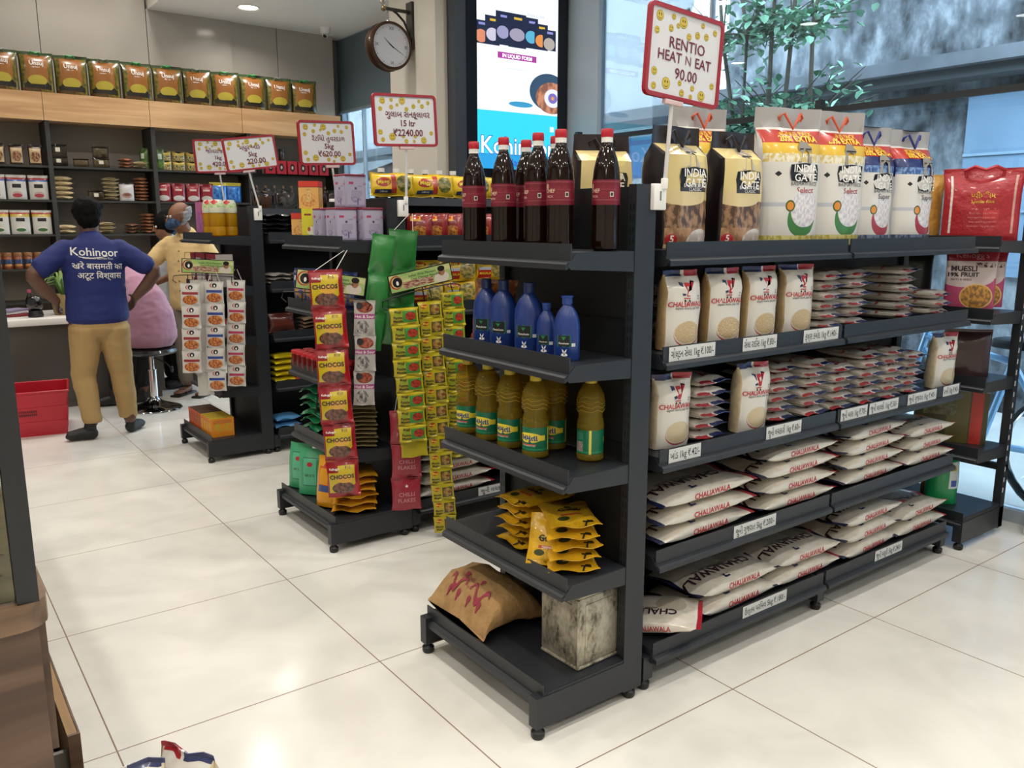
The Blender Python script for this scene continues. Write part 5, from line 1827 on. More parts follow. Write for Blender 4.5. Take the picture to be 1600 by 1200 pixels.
line(ch, 'crisp_packet', 'packet', (2.31, 2.46), SHZ[1], 'blue and yellow crisp packet', 'at the end of the right bay', -10)
cn = carton(.16, .05, .13, printed('noodle_pic', '#27486a', [('rn', .5, .5, .8, .8, '#27486a', '#a8b5b0', 6)], .3), M('#1f3450', .4), M('#1f3450', .4))
put('carton', cn, None, (1.80, 2.93, SHZ[2]), (0, 0, 0), (1, 1, 1), 'dark blue picture carton behind the head of the man in yellow', 'carton')
rk = carton(.1, .06, .13, printed('red_cup', '#a81f2c', [('e', .5, .5, .5, .6, '#1c1a1a'), ('e', .5, .5, .2, .26, '#c9b5a0')], .35), M('#8a1a26', .4), M('#8a1a26', .4))
for i in range(6):
    put('carton', rk, None, (2.84 + .115 * i, 2.93, SHZ[0]), (0, 0, 0), (1, 1, 1), 'red carton with a black cup, %s from the left on the glass shelf' % ORD[i], 'carton', 'red cup cartons')
KD = jar_kit(BLACK, M('#2c211c', .3, coat=.3), .028, .16)
for i, x in enumerate((2.76, 2.98)):
    spawn(KD, 'coffee_jar', ('dark coffee jar left of the red cup cartons', 'dark coffee jar standing on the red cup cartons')[i], 'jar', (x + (0 if i else -.02), 2.95, SHZ[0] + (.1305 if i else 0)), 0, 'dark coffee jars', scale=(1, 1, .95 if i == 0 else .75))
b = MB()
b.lathe([(.026, 0), (.03, .004), (.03, .09), (.022, .115), (.011, .14), (.01, .155)], liquid('#3a1016', .25), 14)
m0 = b.mesh('bottle')
c = MB()
c.lathe([(.013, .15), (.014, .175), (.0001, .176)], M('#7a5a44', .4), 12)
for i in range(9):
    spawn([m0, ('cap', c.mesh('cap'))], 'sauce_bottle', 'dark red bottle on the glass shelf by the window, %s from the left' % ORD[i], 'bottle', (2.70 + .092 * i, 2.95, SHZ[1] + .0005), 0, 'dark red bottles by the window')

# ================================================================== COUNTER THINGS
CT = .7156
b = MB()
b.lathe([(.05, 0), (.055, .01), (.05, .03), (.045, .05)], BLACK, 20)
b.ball((0, .0, .105), .062, M('#0c0c0d', .15, coat=.6), 18, 12, (1, .8, 1))
t = thing('webcam', 'glossy black rounded device standing on the counter', 'device', (.505, 1.78, CT), radians(-30))
b.build('casing', t)
b = MB()
b.lathe([(.03, 0), (.03, .012), (.0001, .012)], M('#1c1d22', .2), 16)
o = b.build('lens', t, loc=(0, -.045, .12), rot=(radians(80), 0, 0))
t = thing('potted_plant', 'spider plant in a jute-wrapped pot on the counter behind the man in blue', 'plant', (.72, 1.86, CT))
b = MB()
b.lathe([(.07, 0), (.082, .02), (.088, .08), (.092, .15), (.085, .16), (.078, .15), (.0001, .14)], M('#8f7a52', .9, bump=.8, bscale=60), 22)
b.build('jute_pot', t)
b = MB()
R = random.Random(3)
for i in range(26):
    a, l, hgt = R.uniform(0, 6.28), R.uniform(.1, .2), R.uniform(.08, .2)
    pts = [(0.01 * cos(a), .01 * sin(a), .14), (.35 * l * cos(a), .35 * l * sin(a), .14 + hgt), (.75 * l * cos(a), .75 * l * sin(a), .14 + hgt * .9), (l * cos(a), l * sin(a), .14 + hgt * .45)]
    w = .009
    px, py = -sin(a) * w, cos(a) * w
    vs = []
    for k, p in enumerate(pts):
        q = (1, .9, .6, .05)[k]
        vs += [(p[0] - px * q, p[1] - py * q, p[2]), (p[0], p[1], p[2] - .003), (p[0] + px * q, p[1] + py * q, p[2])]
    b.add(vs, [(3 * k + j, 3 * k + j + 1, 3 * k + j + 4, 3 * k + j + 3) for k in range(3) for j in range(2)], M(R.choice(['#6f9a4a', '#9ab56a', '#4f7a3a']), .5), smooth=True)
tag(b.build('leaves', t), kind='stuff')
b = MB()
b.lathe([(.03, 0), (.033, .01), (.033, .1), (.028, .125), (.012, .16), (.012, .175)], glassy('#d3d9da', 1.2, .05), 16)
t = thing('water_bottle', 'clear plastic bottle with a pink cap on the counter', 'bottle', (.50, 1.99, CT))
b.build('bottle', t)
b = MB()
b.lathe([(.015, .172), (.015, .195), (.0001, .196)], M('#b5486a', .4), 12)
b.build('cap', t)
for i, (c, z) in enumerate((('#8a2a34', 0), ('#c9c2c9', .022), ('#8a7f9a', .04))):
    b = MB()
    b.rbox(-.09, .09, -.06, .06, 0, .02 if i == 0 else .017, .004, M(c, .5))
    tag(b.build('notebook', loc=(.37, 1.93, CT + .0005 + z), rot=(0, 0, radians(10 + 12 * i))), ('crimson notebook at the bottom of the counter pile', 'pale notebook in the middle of the counter pile', 'mauve notebook on top of the counter pile')[i], 'notebook', 'notebooks on the counter')
b = MB()
b.rbox(-.07, .07, -.02, .03, 0, .012, .004, M('#d9d6d0', .5))
tag(b.build('paper_pad', loc=(.83, 1.72, CT + .0005)), 'small white paper pad at the counter edge beside the pot', 'paper')
# red crate
t = thing('plastic_crate', 'red plastic crate on the floor in front of the counter', 'crate', (.385, 1.03, 0), radians(-9))
RC = M('#b5142a', .32, coat=.15)
b = MB()
w0, w1, d0, d1, h = .155, .175, .2, .22, .30


def crate_wall(z):
    k = z / h
    return w0 + (w1 - w0) * k, d0 + (d1 - d0) * k


for sx, sy in ((1, 0), (-1, 0), (0, 1), (0, -1)):
    n_ = 6
    for j in range(n_):
        z0, z1 = h * j / n_, h * (j + 1) / n_
        (wa, da), (wb, db) = crate_wall(z0), crate_wall(z1)
        e = .004 * (j % 2)
        if sx:
            q = [(sx * (wa + e), -da, z0), (sx * (wa + e), da, z0), (sx * (wb + e), db, z1), (sx * (wb + e), -db, z1)]
            qi = [(sx * (wa - .004), -da, z0), (sx * (wa - .004), da, z0), (sx * (wb - .004), db, z1), (sx * (wb - .004), -db, z1)]
        else:
            q = [(-wa, sy * (da + e), z0), (wa, sy * (da + e), z0), (wb, sy * (db + e), z1), (-wb, sy * (db + e), z1)]
            qi = [(-wa, sy * (da - .004), z0), (wa, sy * (da - .004), z0), (wb, sy * (db - .004), z1), (-wb, sy * (db - .004), z1)]
        b.add(q + qi, [(0, 1, 2, 3), (7, 6, 5, 4), (0, 3, 7, 4), (1, 5, 6, 2), (0, 4, 5, 1), (3, 2, 6, 7)], RC)
b.box(-w0, w0, -d0, d0, .002, .008, RC)
b.build('body', t)
b = MB()
b.tube([(-w1 - .006, -d1 - .006, h), (w1 + .006, -d1 - .006, h), (w1 + .006, d1 + .006, h), (-w1 - .006, d1 + .006, h)], .009, RC, 8, True)
b.build('rim', t)
b = MB()
for i in range(9):
    for j in range(2):
        b.box(-.12 + .012 * i, -.113 + .012 * i, -d0 - .0195, -d0 - .008, .145 + .022 * j, .158 + .022 * j, M('#4a0c14', .6))
b.build('slots', t)
# bar stool
t = thing('bar_stool', 'chrome pedestal stool under the seated person in pink', 'stool', (1.19, 1.27, 0))
b = MB()
b.lathe([(.195, 0), (.2, .004), (.19, .014), (.12, .035), (.06, .06), (.035, .085), (.03, .1)], M('#8d8f92', .08, 1.0), 36)
b.build('base', t)
b = MB()
b.lathe([(.03, .09), (.03, .3), (.033, .302), (.033, .312), (.019, .314), (.019, .42)], CHROME, 20)
b.build('column', t)
b = MB()
b.lathe([(.0001, .425), (.14, .425), (.19, .44), (.2, .455), (.19, .475), (.15, .49), (.0001, .492)], M('#1a1a1c', .25, coat=.4), 32)
b.build('seat', t)
b = MB()
b.tube([(.02, 0, .4), (.09, -.06, .36), (.12, -.08, .32)], .005, BLACK, 6)
b.ball((.125, -.083, .31), .014, BLACK, 8, 6, (1, 1, 2))
b.build('lever', t)

# ================================================================== PEOPLE
def sweep(b, pts, mat, n=16, ref=(1, 0, 0)):
    """closed tapering limb through (x,y,z,ra,rb); ra lies along ref, rb across it"""
    P = [Vector(p[:3]) for p in pts]
    rings = []
    K = len(P)
    for i in range(K):
        t = (P[min(i + 1, K - 1)] - P[max(i - 1, 0)]).normalized()
        a = Vector(ref) - t * t.dot(Vector(ref))
        if a.length < .1:
            a = Vector((0, 1, 0)) - t * t.y
        a.normalize()
        c = t.cross(a)
        ra, rb = pts[i][3], pts[i][4] if len(pts[i]) > 4 else pts[i][3]
        if i == 0:
            for k, s in ((.9, .4), (.55, .75)):
                rings.append((P[i] - t * min(ra, rb) * k * .8, a, c, ra * s, rb * s))
        rings.append((P[i], a, c, ra, rb))
        if i == K - 1:
            for k, s in ((.55, .75), (.9, .4)):
                rings.append((P[i] + t * min(ra, rb) * k * .8, a, c, ra * s, rb * s))
    vs = []
    for p, a, c, ra, rb in rings:
        for j in range(n):
            g = 2 * pi * j / n
            vs.append(p + a * (ra * cos(g)) + c * (rb * sin(g)))
    m = len(rings)
    fs = [(i * n + j, i * n + (j + 1) % n, (i + 1) * n + (j + 1) % n, (i + 1) * n + j) for i in range(m - 1) for j in range(n)]
    fs += [tuple(range(n - 1, -1, -1)), tuple((m - 1) * n + j for j in range(n))]
    b.add(vs, fs, mat, smooth=True)


def fuse(b, mat, voxel=.008, smooth=6, name='body', wrinkle=0.0, wsc=(9, 9, 22), cut=None):
    """melt overlapping limbs into one continuous skin"""
    me = b.mesh('raw', 0)
    o = bpy.data.objects.new('raw', me)
    COL.objects.link(o)
    r = o.modifiers.new('r', 'REMESH')
    r.mode = 'VOXEL'
    r.voxel_size = voxel
    s = o.modifiers.new('s', 'SMOOTH')
    s.iterations = smooth
    s.factor = .5
    bpy.context.view_layer.update()
    ev = o.evaluated_get(bpy.context.evaluated_depsgraph_get())
    out = bpy.data.meshes.new_from_object(ev)
    out.name = name
    bpy.data.objects.remove(o)
    bpy.data.meshes.remove(me)
    out.materials.clear()
    out.materials.append(mat)
    if wrinkle:
        nrm = [v.normal.copy() for v in out.vertices]
        for v, nv in zip(out.vertices, nrm):
            c = v.co
            w = noise.noise(Vector((c.x * wsc[0], c.y * wsc[1], c.z * wsc[2]))) + .5 * noise.noise(Vector((c.x * 22, c.y * 22, c.z * 30 + 5)))
            v.co = c + nv * (w * wrinkle)
    if cut:
        bm = bmesh.new()
        bm.from_mesh(out)
        for co, no in cut:
            bmesh.ops.bisect_plane(bm, geom=bm.verts[:] + bm.edges[:] + bm.faces[:], plane_co=co, plane_no=no, clear_outer=True)
        bm.to_mesh(out)
        bm.free()
    out.polygons.foreach_set('use_smooth', [True] * len(out.polygons))
    out.update()
    return out


def hand(b, w, d, up, mat, side, curl=.5, s=1.0):
    """palm and five fingers. w wrist, d finger direction, up = back of the hand, side = +1/-1 thumb side"""
    w, d, up = Vector(w), Vector(d).normalized(), Vector(up).normalized()
    up = (up - d * up.dot(d)).normalized()
    r = d.cross(up) * side
    sweep(b, [(*w, .026 * s, .02 * s), (*(w + d * .04 * s), .036 * s, .017 * s), (*(w + d * .075 * s), .038 * s, .014 * s)], mat, 12, tuple(r))
    for k, (off, ln) in enumerate(((.027, .064), (.009, .072), (-.009, .068), (-.026, .054))):
        p = w + d * .078 * s + r * off * s
        q = p + (d * cos(curl * .4) - up * sin(curl * .4)) * ln * .5 * s
        e = q + (d * cos(curl * 1.3) - up * sin(curl * 1.3)) * ln * .5 * s
        sweep(b, [(*p, .0095 * s), (*q, .0088 * s), (*e, .007 * s)], mat, 8, tuple(r))
    p = w + d * .025 * s + r * .03 * s
    q = p + (r * .8 + d * .5) * .035 * s
    e = q + (r * .45 + d * .85) * .03 * s
    sweep(b, [(*p, .012 * s), (*q, .0105 * s), (*e, .008 * s)], mat, 8, tuple(up))


def head(b, c, f, mat, s=1.0):
    """skull, jaw, nose, ears; c = centre, f = facing direction"""
    c, f = Vector(c), Vector(f).normalized()
    R = Matrix((Vector((-f.y, f.x, 0)).normalized(), -f, (0, 0, 1))).transposed().to_4x4()
    R = Matrix.Translation(c) @ R
    old = b.T
    b.T = R
    b.ball((0, .012 * s, .02 * s), .088 * s, mat, 18, 12, (.86, 1.05, 1.05))
    b.ball((0, -.022 * s, -.045 * s), .062 * s, mat, 16, 10, (.9, .95, 1.05))
    sweep(b, [(0, -.088 * s, .012 * s, .009 * s, .007 * s), (0, -.102 * s, -.022 * s, .014 * s, .012 * s)], mat, 8)
    sweep(b, [(-.02 * s, -.078 * s, -.055 * s, .008 * s, .007 * s), (.02 * s, -.078 * s, -.055 * s, .008 * s, .007 * s)], mat, 8, (0, 0, 1))
    for x in (-1, 1):
        sweep(b, [(x * .078 * s, .012 * s, .02 * s, .008 * s, .018 * s), (x * .08 * s, .008 * s, -.02 * s, .007 * s, .012 * s)], mat, 8)
    b.T = old
    return R


SK1, SK2 = M('#5d3f30', .5), M('#7a5038', .5)
HAIRB = M('#070606', .8, 0, .15, bump=.4, bscale=90)


def eyes(R, parent, s=1.0):
    for x in (-1, 1):
        b = MB()
        b.T = R
        b.ball((x * .033 * s, -.076 * s, .012 * s), .012 * s, M('#d9d3cc', .3), 10, 8)
        b.ball((x * .033 * s, -.0835 * s, .012 * s), .0065 * s, M('#1c120e', .2), 8, 6)
        b.build('eye', parent)


def shoe(b, heel, toe, mat, sole, s=1.0):
    h, t = Vector(heel), Vector(toe)
    d = (t - h).normalized()
    r = Vector((-d.y, d.x, 0))
    sweep(b, [(*(h + Vector((0, 0, .04))), .036 * s, .038), (*(h + d * .07 + Vector((0, 0, .045))), .04 * s, .04), (*(h + d * .15 + Vector((0, 0, .034))), .045 * s, .03), (*(t + Vector((0, 0, .028)) - d * .02), .036 * s, .022)], mat, 14, tuple(r))
    sweep(b, [(*(h + Vector((0, 0, .075)) + d * .02), .036 * s, .04), (*(h + Vector((0, 0, .115)) + d * .015), .034 * s, .036)], mat, 12, tuple(r))


# ---- man in the blue T-shirt, seen from behind, hands on his hips (local front is +y)
man = thing('person', 'person in a blue printed T-shirt and khaki trousers, back turned, hands on hips', 'person', (.72, .56, 0))
b = MB()
hd = head(b, (-.005, .035, 1.462), (.05, 1, -.1), SK1, .93)
sweep(b, [(0, .015, 1.30, .062, .058), (0, .025, 1.40, .055, .056)], SK1)
sweep(b, [(0, 0, .80, .15, .11), (0, 0, .95, .155, .11), (0, 0, 1.12, .165, .115), (0, .0, 1.25, .165, .1), (0, .01, 1.31, .09, .07)], SK1)
for s in (-1, 1):
    sweep(b, [(s * .165, 0, 1.265, .055, .055), (s * .27, -.04, 1.18, .05, .048), (s * .365, -.06, 1.10, .042, .042)], SK1)
    sweep(b, [(s * .365, -.06, 1.095, .042, .042), (s * .31, -.04, 1.01, .042, .04), (s * .235, -.01, .925, .028, .026)], SK1)
    hand(b, (s * .235, -.01, .922), (-s * .1, .75, -.55), (s * 1, .2, .1), SK1, -s, .55, .92)
    sweep(b, [(s * .09, 0, .78, .09, .09), (s * .11, .02, .43, .055, .055), (s * .12 + .02, .0, .1, .04, .04)], SK1)
put('body', fuse(b, SK1, .0065, 4), man)
b = MB()
b.T = hd
b.ball((0, .018, .036), .094, HAIRB, 22, 14, (.93, 1.06, .98))
b.ball((0, .05, -.015), .075, HAIRB, 18, 12, (.95, .8, .95))
b.ball((-.075, -.02, .07), .035, HAIRB, 12, 8, (1, 1, .7))
b.ball((-.05, -.05, .085), .045, HAIRB, 12, 8, (1, 1, .7))
put('hair', fuse(b, HAIRB, .007, 2, wrinkle=.008, wsc=(40, 40, 30)), man)
eyes(hd, man, .93)
BLUE = M('#111f60', .75, bump=.15, bscale=14)
b = MB()
sweep(b, [(0, 0, .80, .192, .138), (0, 0, .86, .19, .136), (0, 0, .97, .183, .13), (0, 0, 1.10, .188, .134), (0, 0, 1.21, .192, .128), (0, .005, 1.275, .165, .105), (0, .012, 1.318, .1, .085), (0, .018, 1.338, .07, .07)], BLUE, 28)
for s in (-1, 1):
    sweep(b, [(s * .145, 0, 1.258, .068, .07), (s * .23, -.025, 1.20, .07, .072), (s * .315, -.05, 1.135, .066, .068)], BLUE)
shirt = put('t_shirt', fuse(b, BLUE, .009, 5, wrinkle=.004, wsc=(5, 5, 26), cut=[((0, 0, .772), (0, 0, -1))]), man)
tr = BVHTree.FromPolygons([v.co for v in shirt.data.vertices], [tuple(p.vertices) for p in shirt.data.polygons])
b = MB()
TXM = M('#d9d6cf', .6)


def on_back(x, z):
    h = tr.ray_cast(Vector((x, -.6, z)), Vector((0, 1, 0)))
    y = h[0].y if h[0] else -.13
    return Vector((x, y - .002, z))


for tx, cx, cz, s, bo, rot in (('Kohinoor', .0, 1.238, .072, .01, -.05), ('Authentic Basmati Rice', .01, 1.198, .019, 0, -.05), ('खरे बासमती का', .01, 1.148, .052, .012, -.04), ('अटूट िवश्वास', .015, 1.088, .052, .012, -.03)):
    b.word(tx, on_back, s, TXM, cx, cz, bo, rot)
for k in range(12):
    x0, x1 = -.1 + .014 * k, -.1 + .014 * (k + 1)
    f = lambda x: 1.212 - .012 * (1 - ((x + .02) / .085) ** 2) if abs(x + .02) < .085 else 1.212
    b.add([on_back(x0, f(x0) - .003), on_back(x1, f(x1) - .003), on_back(x1, f(x1) + .002), on_back(x0, f(x0) + .002)], [(0, 1, 2, 3)], TXM)
b.build('shirt_print', shirt)
KH = M('#a58757', .8, bump=.2, bscale=25)
b = MB()
sweep(b, [(0, 0, .74, .178, .128), (0, 0, .83, .172, .122)], KH, 24)
for s, kx, ax, ay in ((-1, -.12, -.1, -.03), (1, .115, .135, .02)):
    sweep(b, [(s * .088, 0, .74, .1, .122), (s * .095, .005, .6, .093, .1), (kx, .015, .42, .076, .078), ((kx + ax) / 2, ay * .6, .27, .068, .07), (ax, ay, .15, .06, .062), (ax, ay, .125, .06, .062)], KH, 18)
put('trousers', fuse(b, KH, .008, 4, wrinkle=.005, wsc=(7, 7, 16), cut=[((0, 0, .115), (0, 0, -1))]), man)
for hx, tx in (((-.10, -.045, 0), (-.265, -.0, 0)), ((.135, .005, 0), (.235, .14, 0))):
    b = MB()
    shoe(b, hx, tx, BLACK, BLACK)
    put('shoe', fuse(b, M('#111112', .6), .006, 3), man)

# ---- person in pink bent forward on the stool (local front is +y)
wom = thing('person', 'seated person wrapped in a dusty pink shawl, bent forward on the stool', 'person', (1.19, 1.27, 0))
b = MB()
hd = head(b, (-.14, .27, .985), (-.3, 1, -.35), SK2, .9)
sweep(b, [(-.1, .14, .9, .06, .06), (-.125, .22, .95, .05, .05)], SK2)
sweep(b, [(0, -.02, .60, .14, .11), (-.02, 0, .72, .13, .1), (-.07, .08, .86, .15, .09)], SK2)
for s in (-1, 1):
    sweep(b, [(-.08 + s * .14, .1, .86, .045, .045), (-.1 + s * .17, .2, .74, .04, .04), (-.12 + s * .1, .36, .735, .03, .028)], SK2)
    hand(b, (-.12 + s * .1, .36, .738), (-s * .2, 1, 0), (0, 0, 1), SK2, -s, .4, .85)
    sweep(b, [(s * .09, -.02, .59, .08, .07), (s * .1 - .04, .22, .57, .065, .062), (s * .1 - .05, .29, .5, .055, .055), (s * .1 - .11, .30, .1, .036, .036)], SK2)
put('body', fuse(b, SK2, .0075, 4), wom)
eyes(hd, wom, .9)
PINK = M('#a77a8f', .85, sheen=.2)
b = MB()
sweep(b, [(.0, -.02, .56, .195, .18), (.0, -.02, .62, .195, .18), (-.005, -.025, .72, .188, .165), (-.03, .0, .84, .17, .15), (-.07, .075, .94, .15, .13), (-.115, .17, 1.0, .125, .12), (-.14, .25, 1.01, .105, .11)], PINK, 28)
sweep(b, [(-.1, .02, .62, .12, .14), (-.16, .12, .8, .1, .12), (-.17, .2, .92, .1, .11)], PINK, 20)
put('shawl', fuse(b, PINK, .009, 8, wrinkle=.008, wsc=(14, 14, 3), cut=[((0, 0, .496), (0, 0, -1))]), wom)
BKT = M('#141416', .8)
b = MB()
for s in (-1, 1):
    sweep(b, [(s * .08, .04, .60, .085, .075), (s * .1 - .04, .24, .575, .075, .07), (s * .1 - .05, .30, .5, .066, .066), (s * .1 - .11, .30, .16, .058, .058)], BKT)
put('trousers', fuse(b, BKT, .009, 4, wrinkle=.003), wom)
for x in (-.21, -.01):
    b = MB()
    shoe(b, (x, .29, 0), (x - .16, .34, 0), BLACK, BLACK, .9)
    put('shoe', fuse(b, M('#151516', .5), .007, 3), wom)

# ---- older man in the yellow shirt (local front is -y, turned towards the counter)
old = thing('person', 'older man in a pale yellow shirt and patterned face mask leaning to the counter', 'person', (1.63, 1.66, 0), radians(-48))
b = MB()
hd = head(b, (-.02, -.075, 1.475), (-.75, -1, -.3), SK2, .95)
sweep(b, [(0, .0, 1.32, .06, .056), (-.01, -.045, 1.41, .054, .056)], SK2)
sweep(b, [(0, 0, .80, .14, .11), (0, 0, .95, .15, .12), (0, 0, 1.12, .165, .12), (0, .01, 1.26, .165, .1), (0, .01, 1.32, .09, .07)], SK2)
arms = {-1: [(-.17, -.0, 1.27), (-.26, -.1, 1.12), (-.34, -.27, 1.06)], 1: [(.17, .0, 1.27), (.22, .0, 1.06), (.19, -.16, .93)]}
for s, (p, q, e) in arms.items():
    sweep(b, [(*p, .052), (*[(i + j) / 2 for i, j in zip(p, q)], .046), (*q, .04)], SK2)
    sweep(b, [(*q, .04), (*[(i + j) / 2 for i, j in zip(q, e)], .038), (*e, .027)], SK2)
    hand(b, e, [j - i for i, j in zip(q, e)], (0, .2, 1), SK2, s, .5, .92)
for s in (-1, 1):
    sweep(b, [(s * .085, 0, .78, .085, .085), (s * .09, -.01, .43, .055, .055), (s * .09, .02, .09, .036, .036)], SK2)
    sweep(b, [(s * .09, .02, .045, .03, .03), (s * .095, -.06, .035, .036, .022), (s * .1, -.15, .028, .04, .015)], SK2)
put('body', fuse(b, SK2, .0065, 3), old)
eyes(hd, old, .95)
GRH = M('#8d8a88', .7, bump=.5, bscale=120)
b = MB()
b.T = hd
for z in (-.06, -.035, -.01, .015, .04):
    k = sqrt(max(0, 1 - ((z - .02) / .0924) ** 2))
    for a in range(15):
        g = radians((8 if z < .02 else 28) + a / 14 * (164 if z < .02 else 124))
        b.ball((.0757 * k * cos(g), .012 + .0924 * k * sin(g), z), .0155, GRH, 8, 6, (1, 1, 1.15))
put('hair', fuse(b, GRH, .005, 2, wrinkle=.003, wsc=(60, 60, 60)), old)
MK = printed('mask_print', '#27364f', [], .8)
b = MB()
b.T = hd
b.ball((0, -.04, -.045), .064, M('#2c4668', .8, var=.9, vscale=45), 18, 12, (.98, 1.05, .8))
put('face_mask', b.mesh('face_mask'), old)
b = MB()
b.T = hd
for x in (-1, 1):
    b.tube([(x * .035 + .022 * cos(a * pi / 6), -.094, .012 + .018 * sin(a * pi / 6)) for a in range(12)], .0018, BLACK, 5, True)
    b.tube([(x * .057, -.09, .016), (x * .079, -.03, .02), (x * .08, .015, .02)], .0018, BLACK, 5)
b.tube([(-.013, -.097, .014), (.013, -.097, .014)], .0018, BLACK, 5)
b.build('glasses', old)
YS = M('#d1b47e', .8, bump=.15, bscale=18)
b = MB()
sweep(b, [(0, 0, .74, .175, .145), (0, 0, .85, .172, .145), (0, -.005, 1.0, .17, .145), (0, 0, 1.13, .182, .138), (0, .005, 1.235, .185, .12), (0, .01, 1.295, .14, .095), (0, .01, 1.345, .072, .068)], YS, 28)
sweep(b, [(-.14, 0, 1.262, .068, .07), (-.225, -.05, 1.175, .07, .072), (-.255, -.09, 1.125, .066, .068)], YS)
sweep(b, [(.14, 0, 1.262, .068, .07), (.205, 0, 1.16, .07, .072), (.218, 0, 1.08, .066, .068)], YS)
sh = put('shirt', fuse(b, YS, .009, 5, wrinkle=.0045, wsc=(6, 6, 22), cut=[((0, 0, .72), (0, 0, -1))]), old)
tr2 = BVHTree.FromPolygons([v.co for v in sh.data.vertices], [tuple(p.vertices) for p in sh.data.polygons])


def on_front(x, z):
    h = tr2.ray_cast(Vector((x, -.7, z)), Vector((0, 1, 0)))
    return Vector((x, (h[0].y if h[0] else -.14) - .002, z))


for z in (1.28, 1.2, 1.12, 1.04, .96, .88):
    b = MB()
    p = on_front(0, z)
    b.ball(p, .006, M('#5a4a30', .4), 8, 6)
    b.build('button', sh)
b = MB()
for q in ([(.05, 1.19), (.14, 1.19)], [(.05, 1.19), (.05, 1.09)], [(.14, 1.19), (.14, 1.09)], [(.05, 1.09), (.095, 1.075)], [(.095, 1.075), (.14, 1.09)]):
    b.tube([on_front(*q[0]), on_front((q[0][0] + q[1][0]) / 2, (q[0][1] + q[1][1]) / 2), on_front(*q[1])], .0022, M('#a0824e', .8), 5)
b.build('chest_pocket', sh)
b = MB()
sweep(b, [(-.06, -.03, 1.335, .02, .012), (0, -.075, 1.315, .02, .012), (.06, -.03, 1.335, .02, .012)], YS, 10, (0, 0, 1))
b.build('collar', sh)
KG = M('#857c70', .85, bump=.2, bscale=25)
b = MB()
sweep(b, [(0, 0, .72, .165, .125), (0, 0, .8, .16, .12)], KG, 22)
for s in (-1, 1):
    sweep(b, [(s * .085, 0, .72, .095, .115), (s * .09, -.01, .42, .078, .08), (s * .09, .01, .12, .072, .075)], KG, 16)
put('trousers', fuse(b, KG, .009, 4, wrinkle=.005, wsc=(8, 8, 14), cut=[((0, 0, .075), (0, 0, -1))]), old)
for s in (-1, 1):
    b = MB()
    b.rbox(s * .097 - .045, s * .097 + .045, -.19, .07, 0, .016, .007, M('#1c1512', .6))
    b.tube([(s * .097 - .044, -.07, .012), (s * .097 - .02, -.085, .05), (s * .097 + .02, -.085, .05), (s * .097 + .044, -.07, .012)], .007, M('#1c1512', .6), 6)
    b.tube([(s * .097, -.085, .052), (s * .1, -.13, .03)], .006, M('#1c1512', .6), 6)
    b.build('sandal', old)

# ---- person mostly hidden behind the older man
hid = thing('person', 'person in white with dark trousers, mostly hidden behind the man in yellow', 'person', (1.60, 2.12, 0), radians(-80))
b = MB()
hd = head(b, (0, -.03, 1.40), (-.2, -1, -.3), SK2, .92)
sweep(b, [(0, .0, 1.25, .058, .055), (0, -.02, 1.34, .052, .053)], SK2)
sweep(b, [(0, 0, .76, .14, .11), (0, 0, .95, .145, .11), (0, 0, 1.08, .16, .115), (0, .01, 1.2, .16, .1), (0, .01, 1.26, .09, .07)], SK2)
for s in (-1, 1):
    sweep(b, [(s * .165, 0, 1.2, .05), (s * .19, -.02, 1.0, .04), (s * .15, -.2, .93, .027)], SK2)
    hand(b, (s * .15, -.2, .93), (0, -1, -.1), (0, 0, 1), SK2, s, .5, .9)
    sweep(b, [(s * .085, 0, .76, .085, .085), (s * .09, -.01, .42, .055, .055), (s * .09, .02, .09, .036, .036)], SK2)
put('body', fuse(b, SK2, .008, 3), hid)
eyes(hd, hid, .92)
b = MB()
b.T = hd
b.ball((0, .018, .036), .094, HAIRB, 22, 14, (.93, 1.06, .98))
b.ball((0, .045, -.015), .078, HAIRB, 18, 12, (.95, .8, 1))
put('hair', fuse(b, HAIRB, .008, 2, wrinkle=.003), hid)
WS = M('#b9bcc2', .85)
b = MB()
sweep(b, [(0, 0, .70, .175, .14), (0, 0, .95, .17, .135), (0, 0, 1.08, .18, .135), (0, .005, 1.18, .182, .115), (0, .01, 1.24, .13, .09), (0, .01, 1.285, .07, .066)], WS, 24)
for s in (-1, 1):
    sweep(b, [(s * .14, 0, 1.2, .066, .068), (s * .195, -.01, 1.08, .066, .068), (s * .195, -.03, .99, .06, .06)], WS)
put('shirt', fuse(b, WS, .01, 5, wrinkle=.004, cut=[((0, 0, .69), (0, 0, -1))]), hid)
b = MB()
for s in (-1, 1):
    sweep(b, [(s * .08, 0, .72, .1, .12), (s * .09, -.01, .42, .085, .085), (s * .09, .01, .1, .08, .085)], BKT, 16)
put('trousers', fuse(b, BKT, .01, 4, wrinkle=.004), hid)
for s in (-1, 1):
    b = MB()
    shoe(b, (s * .09, .05, 0), (s * .1, -.17, 0), BLACK, BLACK)
    put('shoe', fuse(b, M('#0f0f10', .5), .008, 3), hid)

# ================================================================== PRICE SIGNS ON POLES
CARD = M('#d3d2d4', .35, coat=.3)
SRED = M('#96151f', .35, coat=.2)
MAR = M('#6a1f33', .5)
SMY, SMD = M('#c9b03c', .45), M('#2c2416', .5)


def disc(b, x, y, r, mat, off, sx=1.0, sy=1.0, n=16):
    b.add([(x + r * sx * cos(2 * pi * k / n), -off, y + r * sy * sin(2 * pi * k / n)) for k in range(n)], [tuple(range(n))], mat)


